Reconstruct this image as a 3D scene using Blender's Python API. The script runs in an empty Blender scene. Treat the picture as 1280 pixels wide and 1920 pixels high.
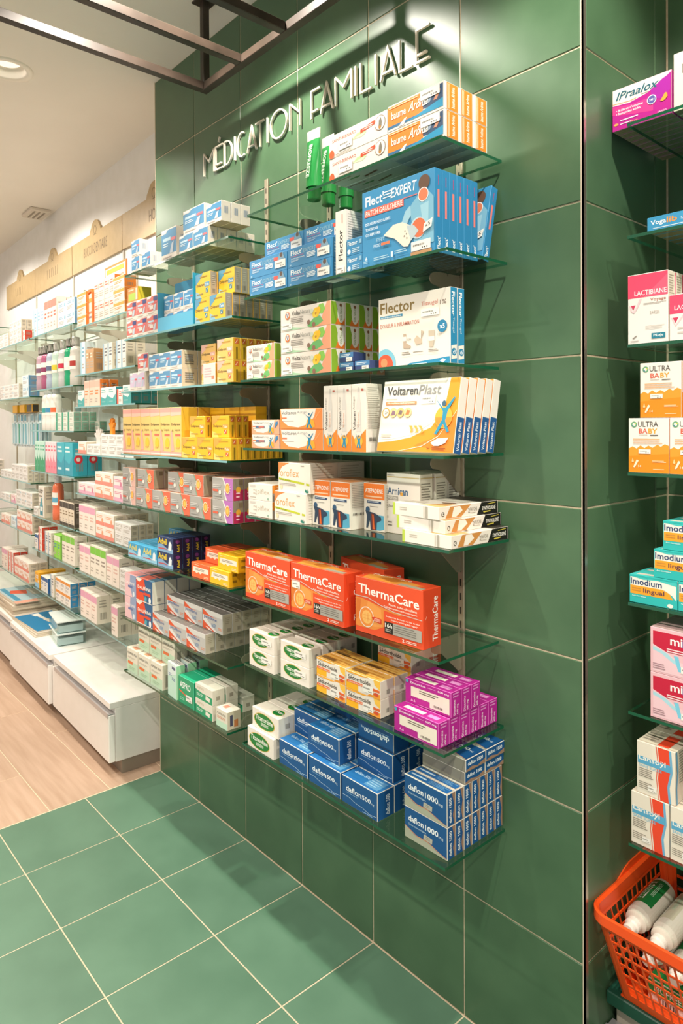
import bpy, math, random
from mathutils import Vector, Matrix
random.seed(7)
PI = math.pi
SC = bpy.context.scene
COL = SC.collection

# ---------------------------------------------------------------- camera
cam_data = bpy.data.cameras.new('camera')
cam_data.sensor_fit = 'VERTICAL'
cam_data.sensor_height = 36.0
cam_data.sensor_width = 24.0
cam_data.lens = 1287.97 / 1920 * 36.0
cam_data.shift_y = -(960 - 805.44) / 1920
cam_data.clip_start = 0.02
cam = bpy.data.objects.new('camera', cam_data)
COL.objects.link(cam)
_yaw, _pit, _rol = 0.7229, -0.0093, -0.0059
_d = Vector((-math.cos(_yaw) * math.cos(_pit), math.sin(_yaw) * math.cos(_pit), math.sin(_pit)))
_r = Vector((math.sin(_yaw), math.cos(_yaw), 0))
_u = _r.cross(_d)
_r2 = _r * math.cos(_rol) + _u * math.sin(_rol)
_u2 = _u * math.cos(_rol) - _r * math.sin(_rol)
_m = Matrix.Identity(4)
for _i in range(3):
    _m[_i][0], _m[_i][1], _m[_i][2] = _r2[_i], _u2[_i], -_d[_i]
_m[0][3], _m[1][3], _m[2][3] = 0.6921, -1.2399, 1.3616
cam.matrix_world = _m
SC.camera = cam

# ---------------------------------------------------------------- world, exposure
SC.view_settings.view_transform = 'Standard'
SC.view_settings.look = 'None'
SC.view_settings.gamma = 1.0
SC.view_settings.exposure = 0.47
SC.view_settings.use_curve_mapping = False
world = bpy.data.worlds.new('world')
SC.world = world
world.use_nodes = True
world.node_tree.nodes['Background'].inputs[0].default_value = (1.0, 0.95, 0.89, 1)
world.node_tree.nodes['Background'].inputs[1].default_value = 0.40

CEIL = 2.692
LIGHT_COL = (1.0, 0.92, 0.81)
# rows of recessed ceiling downlights (x, y, watts): the lamps themselves are built below in downlight()
DOWNLIGHTS = [(-3.27, -0.465, 36), (-2.065, -0.465, 44), (-0.86, -0.465, 62), (0.35, -0.465, 64), (1.55, -0.465, 64),
              (-3.27, -1.75, 36), (-2.065, -1.75, 44), (-0.86, -1.75, 56), (0.35, -1.75, 60), (1.55, -1.75, 60),
              (-4.48, -0.465, 34), (-4.48, -1.75, 34)]

# ---------------------------------------------------------------- materials
def lin(c):
    c = c.lstrip('#')
    o = []
    for i in (0, 2, 4):
        v = int(c[i:i + 2], 16) / 255
        o.append(v / 12.92 if v <= 0.04045 else ((v + 0.055) / 1.055) ** 2.4)
    return o[0], o[1], o[2], 1.0

_MC = {}
def mat(col, rough=0.45, metal=0.0, spec=0.4, name=None):
    k = (col, rough, metal, spec)
    if k in _MC:
        return _MC[k]
    m = bpy.data.materials.new(name or 'print_' + col.lstrip('#'))
    m.use_nodes = True
    b = m.node_tree.nodes['Principled BSDF']
    b.inputs['Base Color'].default_value = lin(col)
    b.inputs['Roughness'].default_value = rough
    b.inputs['Metallic'].default_value = metal
    b.inputs['Specular IOR Level'].default_value = spec
    _MC[k] = m
    return m

def noisy(name, c1, c2, scale, rough=0.5, detail=4, bump=0.0, stretch=(1, 1, 1), spec=0.4, vary=0.0, rough2=None):
    m = bpy.data.materials.new(name)
    m.use_nodes = True
    nt = m.node_tree
    b = nt.nodes['Principled BSDF']
    tc = nt.nodes.new('ShaderNodeTexCoord')
    mp = nt.nodes.new('ShaderNodeMapping')
    mp.inputs['Scale'].default_value = stretch
    nz = nt.nodes.new('ShaderNodeTexNoise')
    nz.inputs['Scale'].default_value = scale
    nz.inputs['Detail'].default_value = detail
    nt.links.new(tc.outputs['Object'], mp.inputs[0])
    vec = mp.outputs[0]
    oi = nt.nodes.new('ShaderNodeObjectInfo')
    if vary:
        ad = nt.nodes.new('ShaderNodeVectorMath')
        ad.operation = 'ADD'
        sc = nt.nodes.new('ShaderNodeVectorMath')
        sc.operation = 'SCALE'
        cb = nt.nodes.new('ShaderNodeCombineXYZ')
        for i in range(3):
            nt.links.new(oi.outputs['Random'], cb.inputs[i])
        nt.links.new(cb.outputs[0], sc.inputs[0])
        sc.inputs['Scale'].default_value = 40
        nt.links.new(vec, ad.inputs[0])
        nt.links.new(sc.outputs[0], ad.inputs[1])
        vec = ad.outputs[0]
    nt.links.new(vec, nz.inputs['Vector'])
    rp = nt.nodes.new('ShaderNodeValToRGB')
    rp.color_ramp.elements[0].color = lin(c1)
    rp.color_ramp.elements[1].color = lin(c2)
    rp.color_ramp.elements[0].position = 0.3
    rp.color_ramp.elements[1].position = 0.7
    nt.links.new(nz.outputs['Fac'], rp.inputs[0])
    out = rp.outputs[0]
    if vary:
        hs = nt.nodes.new('ShaderNodeHueSaturation')
        mr = nt.nodes.new('ShaderNodeMapRange')
        mr.inputs['To Min'].default_value = 1 - vary
        mr.inputs['To Max'].default_value = 1 + vary
        nt.links.new(oi.outputs['Random'], mr.inputs[0])
        nt.links.new(mr.outputs[0], hs.inputs['Value'])
        nt.links.new(out, hs.inputs['Color'])
        out = hs.outputs[0]
    nt.links.new(out, b.inputs['Base Color'])
    b.inputs['Roughness'].default_value = rough
    b.inputs['Specular IOR Level'].default_value = spec
    if rough2 is not None:
        mr2 = nt.nodes.new('ShaderNodeMapRange')
        mr2.inputs['To Min'].default_value = rough
        mr2.inputs['To Max'].default_value = rough2
        nt.links.new(nz.outputs['Fac'], mr2.inputs[0])
        nt.links.new(mr2.outputs[0], b.inputs['Roughness'])
    if bump:
        bp = nt.nodes.new('ShaderNodeBump')
        bp.inputs['Strength'].default_value = bump
        bp.inputs['Distance'].default_value = 0.002
        nt.links.new(nz.outputs['Fac'], bp.inputs['Height'])
        nt.links.new(bp.outputs[0], b.inputs['Normal'])
    return m

def glass_mat(name, tint, rough=0.0, ior=1.5):
    m = bpy.data.materials.new(name)
    m.use_nodes = True
    nt = m.node_tree
    nt.nodes.remove(nt.nodes['Principled BSDF'])
    o = nt.nodes['Material Output']
    tr = nt.nodes.new('ShaderNodeBsdfTransparent')
    tr.inputs[0].default_value = tint
    gl = nt.nodes.new('ShaderNodeBsdfGlossy')
    gl.inputs['Roughness'].default_value = rough
    gl.inputs[0].default_value = (0.95, 1, 0.97, 1)
    fr = nt.nodes.new('ShaderNodeFresnel')
    fr.inputs[0].default_value = ior
    mx = nt.nodes.new('ShaderNodeMixShader')
    ge = nt.nodes.new('ShaderNodeNewGeometry')      # a face met from inside the pane adds no second mirror
    iv = nt.nodes.new('ShaderNodeMath')
    iv.operation = 'SUBTRACT'
    iv.inputs[0].default_value = 1.0
    nt.links.new(ge.outputs['Backfacing'], iv.inputs[1])
    ml = nt.nodes.new('ShaderNodeMath')
    ml.operation = 'MULTIPLY'
    nt.links.new(fr.outputs[0], ml.inputs[0])
    nt.links.new(iv.outputs[0], ml.inputs[1])
    nt.links.new(ml.outputs[0], mx.inputs[0])
    nt.links.new(tr.outputs[0], mx.inputs[1])
    nt.links.new(gl.outputs[0], mx.inputs[2])
    nt.links.new(mx.outputs[0], o.inputs[0])
    return m

M_TILE = noisy('green_wall_tile', '#456347', '#4f6e50', 9, rough=0.27, bump=0.05, vary=0.05, spec=0.5, rough2=0.42)
M_FTILE = noisy('green_floor_tile', '#557862', '#5e826b', 7, rough=0.36, bump=0.05, vary=0.05, spec=0.45, rough2=0.5)
M_GROUT = noisy('pale_grout', '#c9b79b', '#d9c9ae', 120, rough=0.9)
M_WOOD = noisy('pale_oak_plank', '#b3957d', '#c5a892', 3.0, rough=0.5, detail=8, stretch=(1.2, 14, 1), vary=0.04, bump=0.05)
M_WOODJ = noisy('plank_joint', '#dcc3a4', '#e8d2b6', 90, rough=0.9)
M_CEIL = noisy('white_ceiling_paint', '#ebe4db', '#eee7de', 4, rough=0.95)
M_WHITEWALL = noisy('white_wall_panel', '#e9e7e2', '#efedea', 12, rough=0.6)
M_STEEL = noisy('bronzed_steel', '#2f2720', '#443830', 14, rough=0.42, stretch=(1, 1, 1), spec=0.35)
M_ALU = mat('#c4c1c2', 0.32, 0.45, 0.5, 'brushed_aluminium')
M_CHROME = mat('#b3aa9c', 0.22, 0.8, 0.5, 'polished_trim')
M_RAIL = mat('#b5a892', 0.4, 0.6, 0.5, 'rail_metal')
M_SLOT = mat('#17150f', 0.8, name='rail_slot_dark')
M_BRKT = mat('#988c78', 0.45, 0.15, 0.4, 'bracket_metal')
M_BRKW = mat('#cfc8bb', 0.45, 0.0, 0.4, 'bracket_white')
M_GLASS = glass_mat('clear_shelf_glass', (0.90, 0.965, 0.93, 1), 0.0)
M_GEDGE = mat('#0c5236', 0.1, 0.0, 0.9, 'green_glass_edge')
M_GEDGE2 = mat('#7fb2b4', 0.1, 0.0, 0.9, 'pale_glass_edge')
M_LETTER = mat('#e9dcc9', 0.35, 0.0, 0.5, 'ivory_letter')
M_LACQ = noisy('white_lacquer', '#ece8e1', '#f0ece6', 20, rough=0.3)
M_PLINTH = mat('#8b7f70', 0.5, name='plinth_taupe')
M_GOLD = noisy('gold_sign_panel', '#b79e75', '#bfa67d', 25, rough=0.45)
M_SIGNTXT = mat('#7e6d55', 0.6, name='engraved_sign_lettering')
M_STICK = mat('#ece7df', 0.5, name='sticker_paper')
M_BARC = mat('#4a463f', 0.6, name='sticker_ink')
M_ORANGE = noisy('orange_plastic', '#f2501a', '#f55a20', 6, rough=0.32, spec=0.5)

# ---------------------------------------------------------------- mesh helpers
class MB:
    """collects faces with materials and links them as one mesh object"""
    def __init__(s):
        s.v, s.f, s.m, s.mats = [], [], [], []
    def mi(s, m):
        if m not in s.mats:
            s.mats.append(m)
        return s.mats.index(m)
    def face(s, pts, m):
        n = len(s.v)
        s.v += [tuple(p) for p in pts]
        s.f.append(tuple(range(n, n + len(pts))))
        s.m.append(s.mi(m))
    def add(s, vs, fs, m):
        n = len(s.v)
        s.v += [tuple(p) for p in vs]
        k = s.mi(m)
        for f in fs:
            s.f.append(tuple(i + n for i in f))
            s.m.append(k)
    def box(s, x0, x1, y0, y1, z0, z1, m, ms=None):
        vs = [(x, y, z) for z in (z0, z1) for y in (y0, y1) for x in (x0, x1)]
        fs = [(0, 2, 3, 1), (4, 5, 7, 6), (0, 1, 5, 4), (3, 2, 6, 7), (1, 3, 7, 5), (2, 0, 4, 6)]  # bottom top front back right left
        n = len(s.v)
        s.v += vs
        for i, f in enumerate(fs):
            s.f.append(tuple(j + n for j in f))
            s.m.append(s.mi(ms[i] if ms else m))
    def bevbox(s, x0, x1, y0, y1, z0, z1, b, ms, edge):
        """box with chamfered edges; ms: materials bottom, top, front, back, right, left"""
        lo, hi = (x0, y0, z0), (x1, y1, z1)
        idx = {}
        n0 = len(s.v)
        for sx in (0, 1):
            for sy in (0, 1):
                for sz in (0, 1):
                    for ax in range(3):
                        p = []
                        for a, sg in zip(range(3), (sx, sy, sz)):
                            e = (hi if sg else lo)[a]
                            if a != ax:
                                e += -b if sg else b
                            p.append(e)
                        idx[sx, sy, sz, ax] = len(s.v)
                        s.v.append(tuple(p))
        order = {0: ((0, 0), (0, 1), (1, 1), (1, 0)), 1: ((0, 0), (1, 0), (1, 1), (0, 1)), 2: ((0, 0), (1, 0), (1, 1), (0, 1))}
        fm = {(2, 0): 0, (2, 1): 1, (1, 0): 2, (1, 1): 3, (0, 1): 4, (0, 0): 5}
        for ax in range(3):
            oth = [a for a in range(3) if a != ax]
            for sg in (0, 1):
                q = []
                for c in ((0, 0), (1, 0), (1, 1), (0, 1)):
                    t = [0, 0, 0]
                    t[ax] = sg
                    t[oth[0]], t[oth[1]] = c
                    q.append(idx[t[0], t[1], t[2], ax])
                flip = (sg == 0) ^ (ax == 1)
                s.f.append(tuple(q[::-1] if flip else q))
                s.m.append(s.mi(ms[fm[ax, sg]]))
        ke = s.mi(edge)
        for ax in range(3):
            o1, o2 = [a for a in range(3) if a != ax]
            for c1 in (0, 1):
                for c2 in (0, 1):
                    q = []
                    for sg, fa in ((0, o1), (1, o1), (1, o2), (0, o2)):
                        t = [0, 0, 0]
                        t[ax], t[o1], t[o2] = sg, c1, c2
                        q.append(idx[t[0], t[1], t[2], fa])
                    flip = (c1 == c2) ^ (ax == 1)
                    s.f.append(tuple(q if not flip else q[::-1]))
                    s.m.append(ke)
        for sx in (0, 1):
            for sy in (0, 1):
                for sz in (0, 1):
                    q = [idx[sx, sy, sz, a] for a in range(3)]
                    s.f.append(tuple(q if (sx + sy + sz) % 2 else q[::-1]))
                    s.m.append(ke)
    def lathe(s, prof, m, n=20, axis='z', origin=(0, 0, 0), ms=None, sq=1.0):
        """prof: list of (radius, height)"""
        rings = []
        for r, h in prof:
            ring = []
            for i in range(n):
                a = 2 * PI * i / n
                ring.append((origin[0] + r * math.cos(a), origin[1] + r * sq * math.sin(a), origin[2] + h))
            rings.append(ring)
        n0 = len(s.v)
        for rg in rings:
            s.v += rg
        for k in range(len(rings) - 1):
            kk = s.mi(ms[k] if ms else m)
            for i in range(n):
                j = (i + 1) % n
                s.f.append((n0 + k * n + i, n0 + k * n + j, n0 + (k + 1) * n + j, n0 + (k + 1) * n + i))
                s.m.append(kk)
    def disc(s, r, z, m, n=20, origin=(0, 0, 0), up=True, sq=1.0):
        pts = [(origin[0] + r * math.cos(2 * PI * i / n), origin[1] + r * sq * math.sin(2 * PI * i / n), origin[2] + z) for i in range(n)]
        s.face(pts if up else pts[::-1], m)
    def strip(s, pts, w, y0, y1, m, closed=False):
        """flat stroke in the xz plane, extruded from y0 (front) to y1"""
        n = len(pts)
        L, R = [], []
        for i in range(n):
            a = pts[(i - 1) % n] if (closed or i > 0) else pts[i]
            b = pts[(i + 1) % n] if (closed or i < n - 1) else pts[i]
            c = pts[i]
            def nd(p, q):
                dx, dz = q[0] - p[0], q[1] - p[1]
                l = math.hypot(dx, dz) or 1
                return dx / l, dz / l
            d1 = nd(a, c) if a != c else nd(c, b)
            d2 = nd(c, b) if b != c else d1
            mx, mz = d1[0] + d2[0], d1[1] + d2[1]
            l = math.hypot(mx, mz) or 1
            mx, mz = mx / l, mz / l
            k = w / 2 / max(0.35, d1[0] * mx + d1[1] * mz)
            L.append((c[0] - mz * k, c[1] + mx * k))
            R.append((c[0] + mz * k, c[1] - mx * k))
        rng = range(n if closed else n - 1)
        for i in rng:
            j = (i + 1) % n
            f = [(L[i][0], y0, L[i][1]), (R[i][0], y0, R[i][1]), (R[j][0], y0, R[j][1]), (L[j][0], y0, L[j][1])]
            bk = [(p[0], y1, p[2]) for p in f]
            s.face(f, m)
            s.face(bk[::-1], m)
            s.face([f[0], f[3], bk[3], bk[0]], m)
            s.face([f[2], f[1], bk[1], bk[2]], m)
            if not closed and i == 0:
                s.face([f[1], f[0], bk[0], bk[1]], m)
            if not closed and i == n - 2:
                s.face([f[3], f[2], bk[2], bk[3]], m)
    def mesh(s, name, smooth=False):
        me = bpy.data.meshes.new(name)
        me.from_pydata(s.v, [], s.f)
        for m in s.mats:
            me.materials.append(m)
        me.polygons.foreach_set('material_index', s.m)
        if smooth:
            me.polygons.foreach_set('use_smooth', [True] * len(s.f))
        me.update()
        return me
    def obj(s, name, parent=None, loc=None, rot=None, smooth=False):
        return link(name, s.mesh(name, smooth), parent, loc, rot)

def link(name, data, parent=None, loc=None, rot=None):
    o = bpy.data.objects.new(name, data)
    COL.objects.link(o)
    if parent:
        o.parent = parent
    if loc:
        o.location = loc
    if rot:
        o.rotation_euler = rot
    return o

def tag(o, label=None, cat=None, group=None, kind=None):
    if label:
        o['label'] = label
    if cat:
        o['category'] = cat
    if group:
        o['group'] = group
    if kind:
        o['kind'] = kind
    return o

def thing(name, label, cat, loc=(0, 0, 0), rz=0, group=None):
    o = link(name, None, None, loc, (0, 0, rz))
    o.empty_display_size = 0.02
    return tag(o, label, cat, group)

# ---------------------------------------------------------------- room shell
def tile_mesh(name, w, h, t, m, b=0.0012):
    mb = MB()
    mb.bevbox(-w / 2, w / 2, 0, t, -h / 2, h / 2, b, [m] * 6, m)
    return mb.mesh(name)

G = 0.0034   # joint width
ROWS = [0.0] + [-0.0091 + 0.3002 * j for j in range(1, 9)] + [CEIL]

def tile_wall(wall, us, m, place):
    """one tile object per cell; place(u, z) gives location and z-rotation"""
    cache = {}
    for i in range(len(us) - 1):
        for j in range(len(ROWS) - 1):
            w = us[i + 1] - us[i] - G
            h = ROWS[j + 1] - ROWS[j] - G
            k = (round(w, 4), round(h, 4))
            if k not in cache:
                cache[k] = tile_mesh('tile', k[0], k[1], 0.007, m)
            loc, rz = place((us[i] + us[i + 1]) / 2, (ROWS[j] + ROWS[j + 1]) / 2)
            link('tile', cache[k], wall, loc, (0, 0, rz))

# main green wall: x from -1.8 to 0, face at y = 0
mb = MB()
mb.box(-1.797, -0.02, 0.002, 0.375, 0, CEIL, M_GROUT)
wall_a = tag(mb.obj('wall_center'), 'green tiled wall section carrying the glass medicine shelves', kind='structure')
tile_wall(wall_a, [-1.8 + 0.3 * i for i in range(6)] + [-0.0045], M_TILE, lambda u, z: ((u, 0, z), 0))
# return wall at x = 0 facing the alcove
mb = MB()
mb.box(-0.02, -0.002, 0.002, 0.375, 0, CEIL, M_GROUT)
wall_b = tag(mb.obj('wall_return'), 'green tiled return beside the alcove', kind='structure')
tile_wall(wall_b, [0.0115, 0.312, 0.3725], M_TILE, lambda u, z: ((0, u, z), PI / 2))
# alcove back wall
mb = MB()
mb.box(-0.02, 0.92, 0.377, 0.45, 0, CEIL, M_GROUT)
wall_c = tag(mb.obj('wall_alcove'), 'green tiled back wall of the alcove', kind='structure')
tile_wall(wall_c, [0.0, 0.24, 0.54, 0.84, 0.92], M_TILE, lambda u, z: ((u, 0.375, z), 0))
# unseen green pier, added past the alcove to keep ambient light out
mb = MB()
mb.box(.922, 2.2, 0.002, 0.375, 0, CEIL, M_GROUT)
wall_d = tag(mb.obj('wall_added_pier'), 'green tiled pier past the alcove', kind='structure')
tile_wall(wall_d, [.92, 1.22, 1.52, 1.82, 2.12], M_TILE, lambda u, z: ((u, 0, z), 0))
# corner trims
mb = MB()
mb.box(-0.0045, 0.0008, -0.0012, 0.002, 0, CEIL, mat('#d8c9b4', 0.35, 0.2, 0.5, 'trim_pale'))
mb.box(-0.002, 0.0008, -0.0012, 0.0115, 0, CEIL, M_CHROME)
tag(mb.obj('trim_1'), kind='structure')
mb = MB()
mb.box(-1.802, -1.799, -0.0008, 0.375, 0, CEIL, mat('#cfc2a8', 0.4, 0.0, 0.5, 'trim_ivory'))
tag(mb.obj('trim_2'), kind='structure')

# ceiling with square cut-outs for the downlights
HOLE = 0.066
xs = sorted(set([-7.0, 2.6] + [v for l in DOWNLIGHTS for v in (l[0] - HOLE, l[0] + HOLE)]))
ys = sorted(set([-3.4, 0.6] + [v for l in DOWNLIGHTS for v in (l[1] - HOLE, l[1] + HOLE)]))
mb = MB()
for i in range(len(xs) - 1):
    for j in range(len(ys) - 1):
        cx, cy = (xs[i] + xs[i + 1]) / 2, (ys[j] + ys[j + 1]) / 2
        if any(abs(cx - l[0]) < HOLE and abs(cy - l[1]) < HOLE for l in DOWNLIGHTS):
            continue
        mb.face([(xs[i], ys[j], CEIL), (xs[i], ys[j + 1], CEIL), (xs[i + 1], ys[j + 1], CEIL), (xs[i + 1], ys[j], CEIL)], M_CEIL)
mb.box(-7.0, 2.6, -3.4, 0.6, CEIL + 0.12, CEIL + 0.16, M_CEIL)
tag(mb.obj('ceiling'), kind='structure')

# floor: green tiles right of x = -1.8, oak-look planks on the other side
mb = MB()
mb.box(-1.8, 2.2, -3.0, 0.45, -0.05, -0.0012, M_GROUT)
floor_a = tag(mb.obj('floor'), 'green tiled floor with pale joints', kind='structure')
cache = {}
fx = [-1.8 + 0.3 * i for i in range(14)]
fy = [0.375] + [-0.297 * j for j in range(0, 11)]
for i in range(len(fx) - 1):
    for j in range(len(fy) - 1):
        if fy[j] > 0.1 and fx[i + 1] < 0.05:
            continue
        w, h = fx[i + 1] - fx[i] - G, fy[j] - fy[j + 1] - G
        k = (round(w, 4), round(h, 4))
        if k not in cache:
            t = MB()
            t.bevbox(-k[0] / 2, k[0] / 2, -k[1] / 2, k[1] / 2, -0.008, 0, 0.001, [M_FTILE] * 6, M_FTILE)
            cache[k] = t.mesh('tile')
        link('tile', cache[k], floor_a, ((fx[i] + fx[i + 1]) / 2, (fy[j] + fy[j + 1]) / 2, 0))
mb = MB()
mb.box(-7.0, -1.8, -3.0, 0.6, -0.05, -0.001, M_WOODJ)
floor_b = tag(mb.obj('floor'), 'pale oak plank floor with light joints', kind='structure')
cache = {}
wy = [0.55, 0.235, 0.016, -0.203, -0.422, -0.641, -0.86, -1.08, -1.3, -1.52, -1.74, -1.96, -2.18, -2.4]
for j in range(len(wy) - 1):
    x1 = -1.803
    first = {2: 0.61, 3: 0.95, 4: 0.33}.get(j, 0.25 + 0.37 * (j % 3))
    n = 0
    while x1 > -6.9:
        ln = first if n == 0 else 1.2
        x0 = max(-7.0, x1 - ln)
        w, h = x1 - x0 - 0.003, wy[j] - wy[j + 1] - 0.003
        k = (round(w, 4), round(h, 4))
        if k not in cache:
            t = MB()
            t.bevbox(-k[0] / 2, k[0] / 2, -k[1] / 2, k[1] / 2, -0.008, 0, 0.0008, [M_WOOD] * 6, M_WOOD)
            cache[k] = t.mesh('plank')
        link('plank', cache[k], floor_b, ((x0 + x1) / 2, (wy[j] + wy[j + 1]) / 2, 0))
        x1 = x0
        n += 1

# white shelving wall on the far side: a line turned 2.4 degrees
DA = math.radians(2.4)
D0 = Vector((-1.827, 0.19))
DE = Vector((-math.cos(DA), math.sin(DA)))
DN = Vector((-math.sin(DA), -math.cos(DA)))
def dw(s, dep, z=0.0):
    p = D0 + DE * s + DN * dep
    return (p.x, p.y, z)
DR = -DA
mb = MB()
mb.box(-4.9, 0.0, 0, 0.08, 0, CEIL, M_WHITEWALL)
tag(mb.obj('wall_left', None, dw(0, 0), (0, 0, DR)), 'white shelving wall beyond the green tiles', kind='structure')
mb = MB()
mb.box(-6.9, -6.85, -3.0, 0.5, 0, CEIL, M_WHITEWALL)
tag(mb.obj('wall_end'), 'white end wall', kind='structure')

# ---------------------------------------------------------------- downlights
def downlight_meshes():
    ring = MB()
    n = 32
    ring.lathe([(0.093, 0.0), (0.091, -0.004), (0.072, -0.005), (0.066, 0.0), (0.064, 0.028), (0.05, 0.03)], mat('#efe7dc', 0.4, name='downlight_white'), n)
    cone = MB()
    cone.lathe([(0.05, 0.03), (0.046, 0.05), (0.034, 0.07)], mat('#e8e0d4', 0.2, 0.6, 0.5, 'downlight_reflector'), n)
    em = bpy.data.materials.new('lamp_glow')
    em.use_nodes = True
    b = em.node_tree.nodes['Principled BSDF']
    b.inputs['Base Color'].default_value = (1, 1, 1, 1)
    b.inputs['Emission Color'].default_value = (1, 0.93, 0.82, 1)
    b.inputs['Emission Strength'].default_value = 12
    lens = MB()
    lens.disc(0.034, 0.066, em, n, up=False)
    return ring.mesh('ring', True), cone.mesh('reflector', True), lens.mesh('lamp_lens')
_dl = downlight_meshes()
DL_NAME = {-4.48: 'fifth', -3.27: 'fourth', -2.065: 'third', -0.86: 'second', 0.35: 'first', 1.55: 'alcove-end'}
for x, y, watts in DOWNLIGHTS:
    row = 'wall-side row' if y > -1 else 'aisle-side row'
    t = thing('downlight', 'round white recessed downlight, %s along the %s' % (DL_NAME[x], row), 'ceiling light', (x, y, CEIL), 0, 'recessed ceiling downlights')
    link('ring', _dl[0], t)
    link('reflector', _dl[1], t)
    link('lamp_lens', _dl[2], t)
    ld = bpy.data.lights.new('downlight_beam', 'SPOT')
    ld.energy = watts
    ld.color = LIGHT_COL
    ld.spot_size = math.radians(158 if x < -3 else 128)
    ld.spot_blend = 0.3
    ld.shadow_soft_size = 0.03
    link('downlight_beam', ld, t, (0, 0, -0.008))

# ---------------------------------------------------------------- hanging steel frame under the ceiling
FX0, FX1, FY0, FY1, FZ, FT = -1.22, -0.58, -0.118, -1.62, 2.408, 0.025
fr = thing('hanging_frame', 'dark bronzed steel grid frame hung from the ceiling', 'frame', (FX0, FY0, FZ))
def tube(name, x0, x1, y0, y1, z0, z1):
    b = MB()
    b.bevbox(x0 - FX0, x1 - FX0, y0 - FY0, y1 - FY0, z0 - FZ, z1 - FZ, 0.0015, [M_STEEL] * 6, M_STEEL)
    return b.obj(name, fr)
h = FT / 2
tube('rail', FX0 - h, FX1 + h, FY0 - h, FY0 + h, FZ, FZ + FT)
tube('rail', FX0 - h, FX1 + h, FY1 - h, FY1 + h, FZ, FZ + FT)
for i in range(4):
    x = FX0 + (FX1 - FX0) * i / 3
    tube('bar', x - h, x + h, FY1 + h + 0.0005, FY0 - h - 0.0005, FZ, FZ + FT)
for x in (FX0, FX1):
    for y in (FY0, FY1):
        tube('hanger', x - 0.011, x + 0.011, y - 0.011, y + 0.011, FZ + FT, CEIL - 0.004)
        tube('mounting_plate', x - 0.03, x + 0.03, y - 0.03, y + 0.03, CEIL - 0.005, CEIL)

# small ceiling unit near the white wall
cu = thing('ceiling_vent', 'small white rectangular ceiling vent near the white wall', 'vent', (-3.79, 0.185, CEIL), DR)
b = MB()
b.bevbox(-0.1, 0.1, -0.06, 0.06, -0.02, 0, 0.004, [mat('#ddd2c4', 0.5)] * 6, mat('#ddd2c4', 0.5))
b.obj('housing', cu)
for k in range(3):
    b = MB()
    b.box(-0.075, 0.075, -0.034 + 0.028 * k, -0.024 + 0.028 * k, -0.0225, -0.02, mat('#9d9284', 0.6))
    b.obj('slat', cu)

# ---------------------------------------------------------------- raised wall lettering
LZ0, LZ1, LW = 2.2225, 2.2995, 0.0048
def arc(cx, cz, rx, rz, a0, a1, n=18):
    return [(cx + rx * math.cos(math.radians(a0 + (a1 - a0) * i / n)), cz + rz * math.sin(math.radians(a0 + (a1 - a0) * i / n))) for i in range(n + 1)]
def letter(ch, x0, x1):
    z0, z1 = LZ0, LZ1
    H = z1 - z0
    zc = (z0 + z1) / 2
    if ch == 'M':
        return [[(x0, z0), (x0, z1)], [(x0, z1), ((x0 + x1) / 2, z0 + H * .55), (x1, z1)], [(x1, z1), (x1, z0)]]
    if ch in 'EÉ':
        st = [[(x1, z1), (x0, z1), (x0, z0), (x1, z0)], [(x0, z0 + H * .22), (x1 - (x1 - x0) * .22, z0 + H * .22)]]
        if ch == 'É':
            xm = (x0 + x1) / 2
            st.append([(xm - .004, z1 + .012), (xm + .004, z1 + .028)])
        return st
    if ch == 'D':
        return [[(x0, z0), (x0, z1)], [(x0, z1)] + arc(x0 + (x1 - x0) * .3, zc, (x1 - x0) * .7, H / 2, 90, -90) + [(x0, z0)]]
    if ch == 'I':
        return [[(x0, z0), (x0, z1)]]
    if ch == 'C':
        return [arc((x0 + x1) / 2 + .004, zc, (x1 - x0) / 2 + .004, H / 2, 62, 298)]
    if ch == 'A':
        xm = (x0 + x1) / 2
        f = .22
        return [[(x0, z0), (xm, z1), (x1, z0)], [(x0 + (xm - x0) * f, z0 + H * f), (x1 - (x1 - xm) * f, z0 + H * f)]]
    if ch == 'T':
        xm = (x0 + x1) / 2
        return [[(x0, z1), (x1, z1)], [(xm, z1), (xm, z0)]]
    if ch == 'O':
        return [arc((x0 + x1) / 2, zc, (x1 - x0) / 2, H / 2 + .003, 0, 360, 28)[:-1]]
    if ch == 'N':
        return [[(x0, z0), (x0, z1)], [(x0, z1), (x1, z0 + H * .5)], [(x1, z0), (x1, z1)]]
    if ch == 'F':
        return [[(x1, z1), (x0, z1), (x0, z0)], [(x0, z0 + H * .24), (x1 - .008, z0 + H * .24)]]
    if ch == 'L':
        return [[(x0, z1), (x0, z0), (x1, z0)]]
ls = thing('wall_lettering', 'raised ivory capitals across the upper green tiles', 'sign', (-1.42, 0, LZ0))
for ch, x0, x1 in [('M', -1.4196, -1.3532), ('É', -1.3436, -1.2963), ('D', -1.287, -1.241), ('I', -1.2234, -1.2234), ('C', -1.2082, -1.1618), ('A', -1.1503, -1.1004), ('T', -1.103, -1.0572), ('I', -1.0398, 0), ('O', -1.0231, -.9414), ('N', -.9253, -.8777),
                   ('F', -.8253, -.7864), ('A', -.7841, -.7331), ('M', -.7209, -.6565), ('I', -.6407, 0), ('L', -.6214, -.5803), ('I', -.5649, 0), ('A', -.5476, -.4951), ('L', -.4817, -.4399), ('E', -.4254, -.3844)]:
    b = MB()
    for st in letter(ch, x0, x1):
        b.strip([(p[0] + 1.42, p[1] - LZ0) for p in st], LW, -0.0095, -0.003, M_LETTER, closed=(ch == 'O'))
    b.obj('letter', ls)

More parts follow.
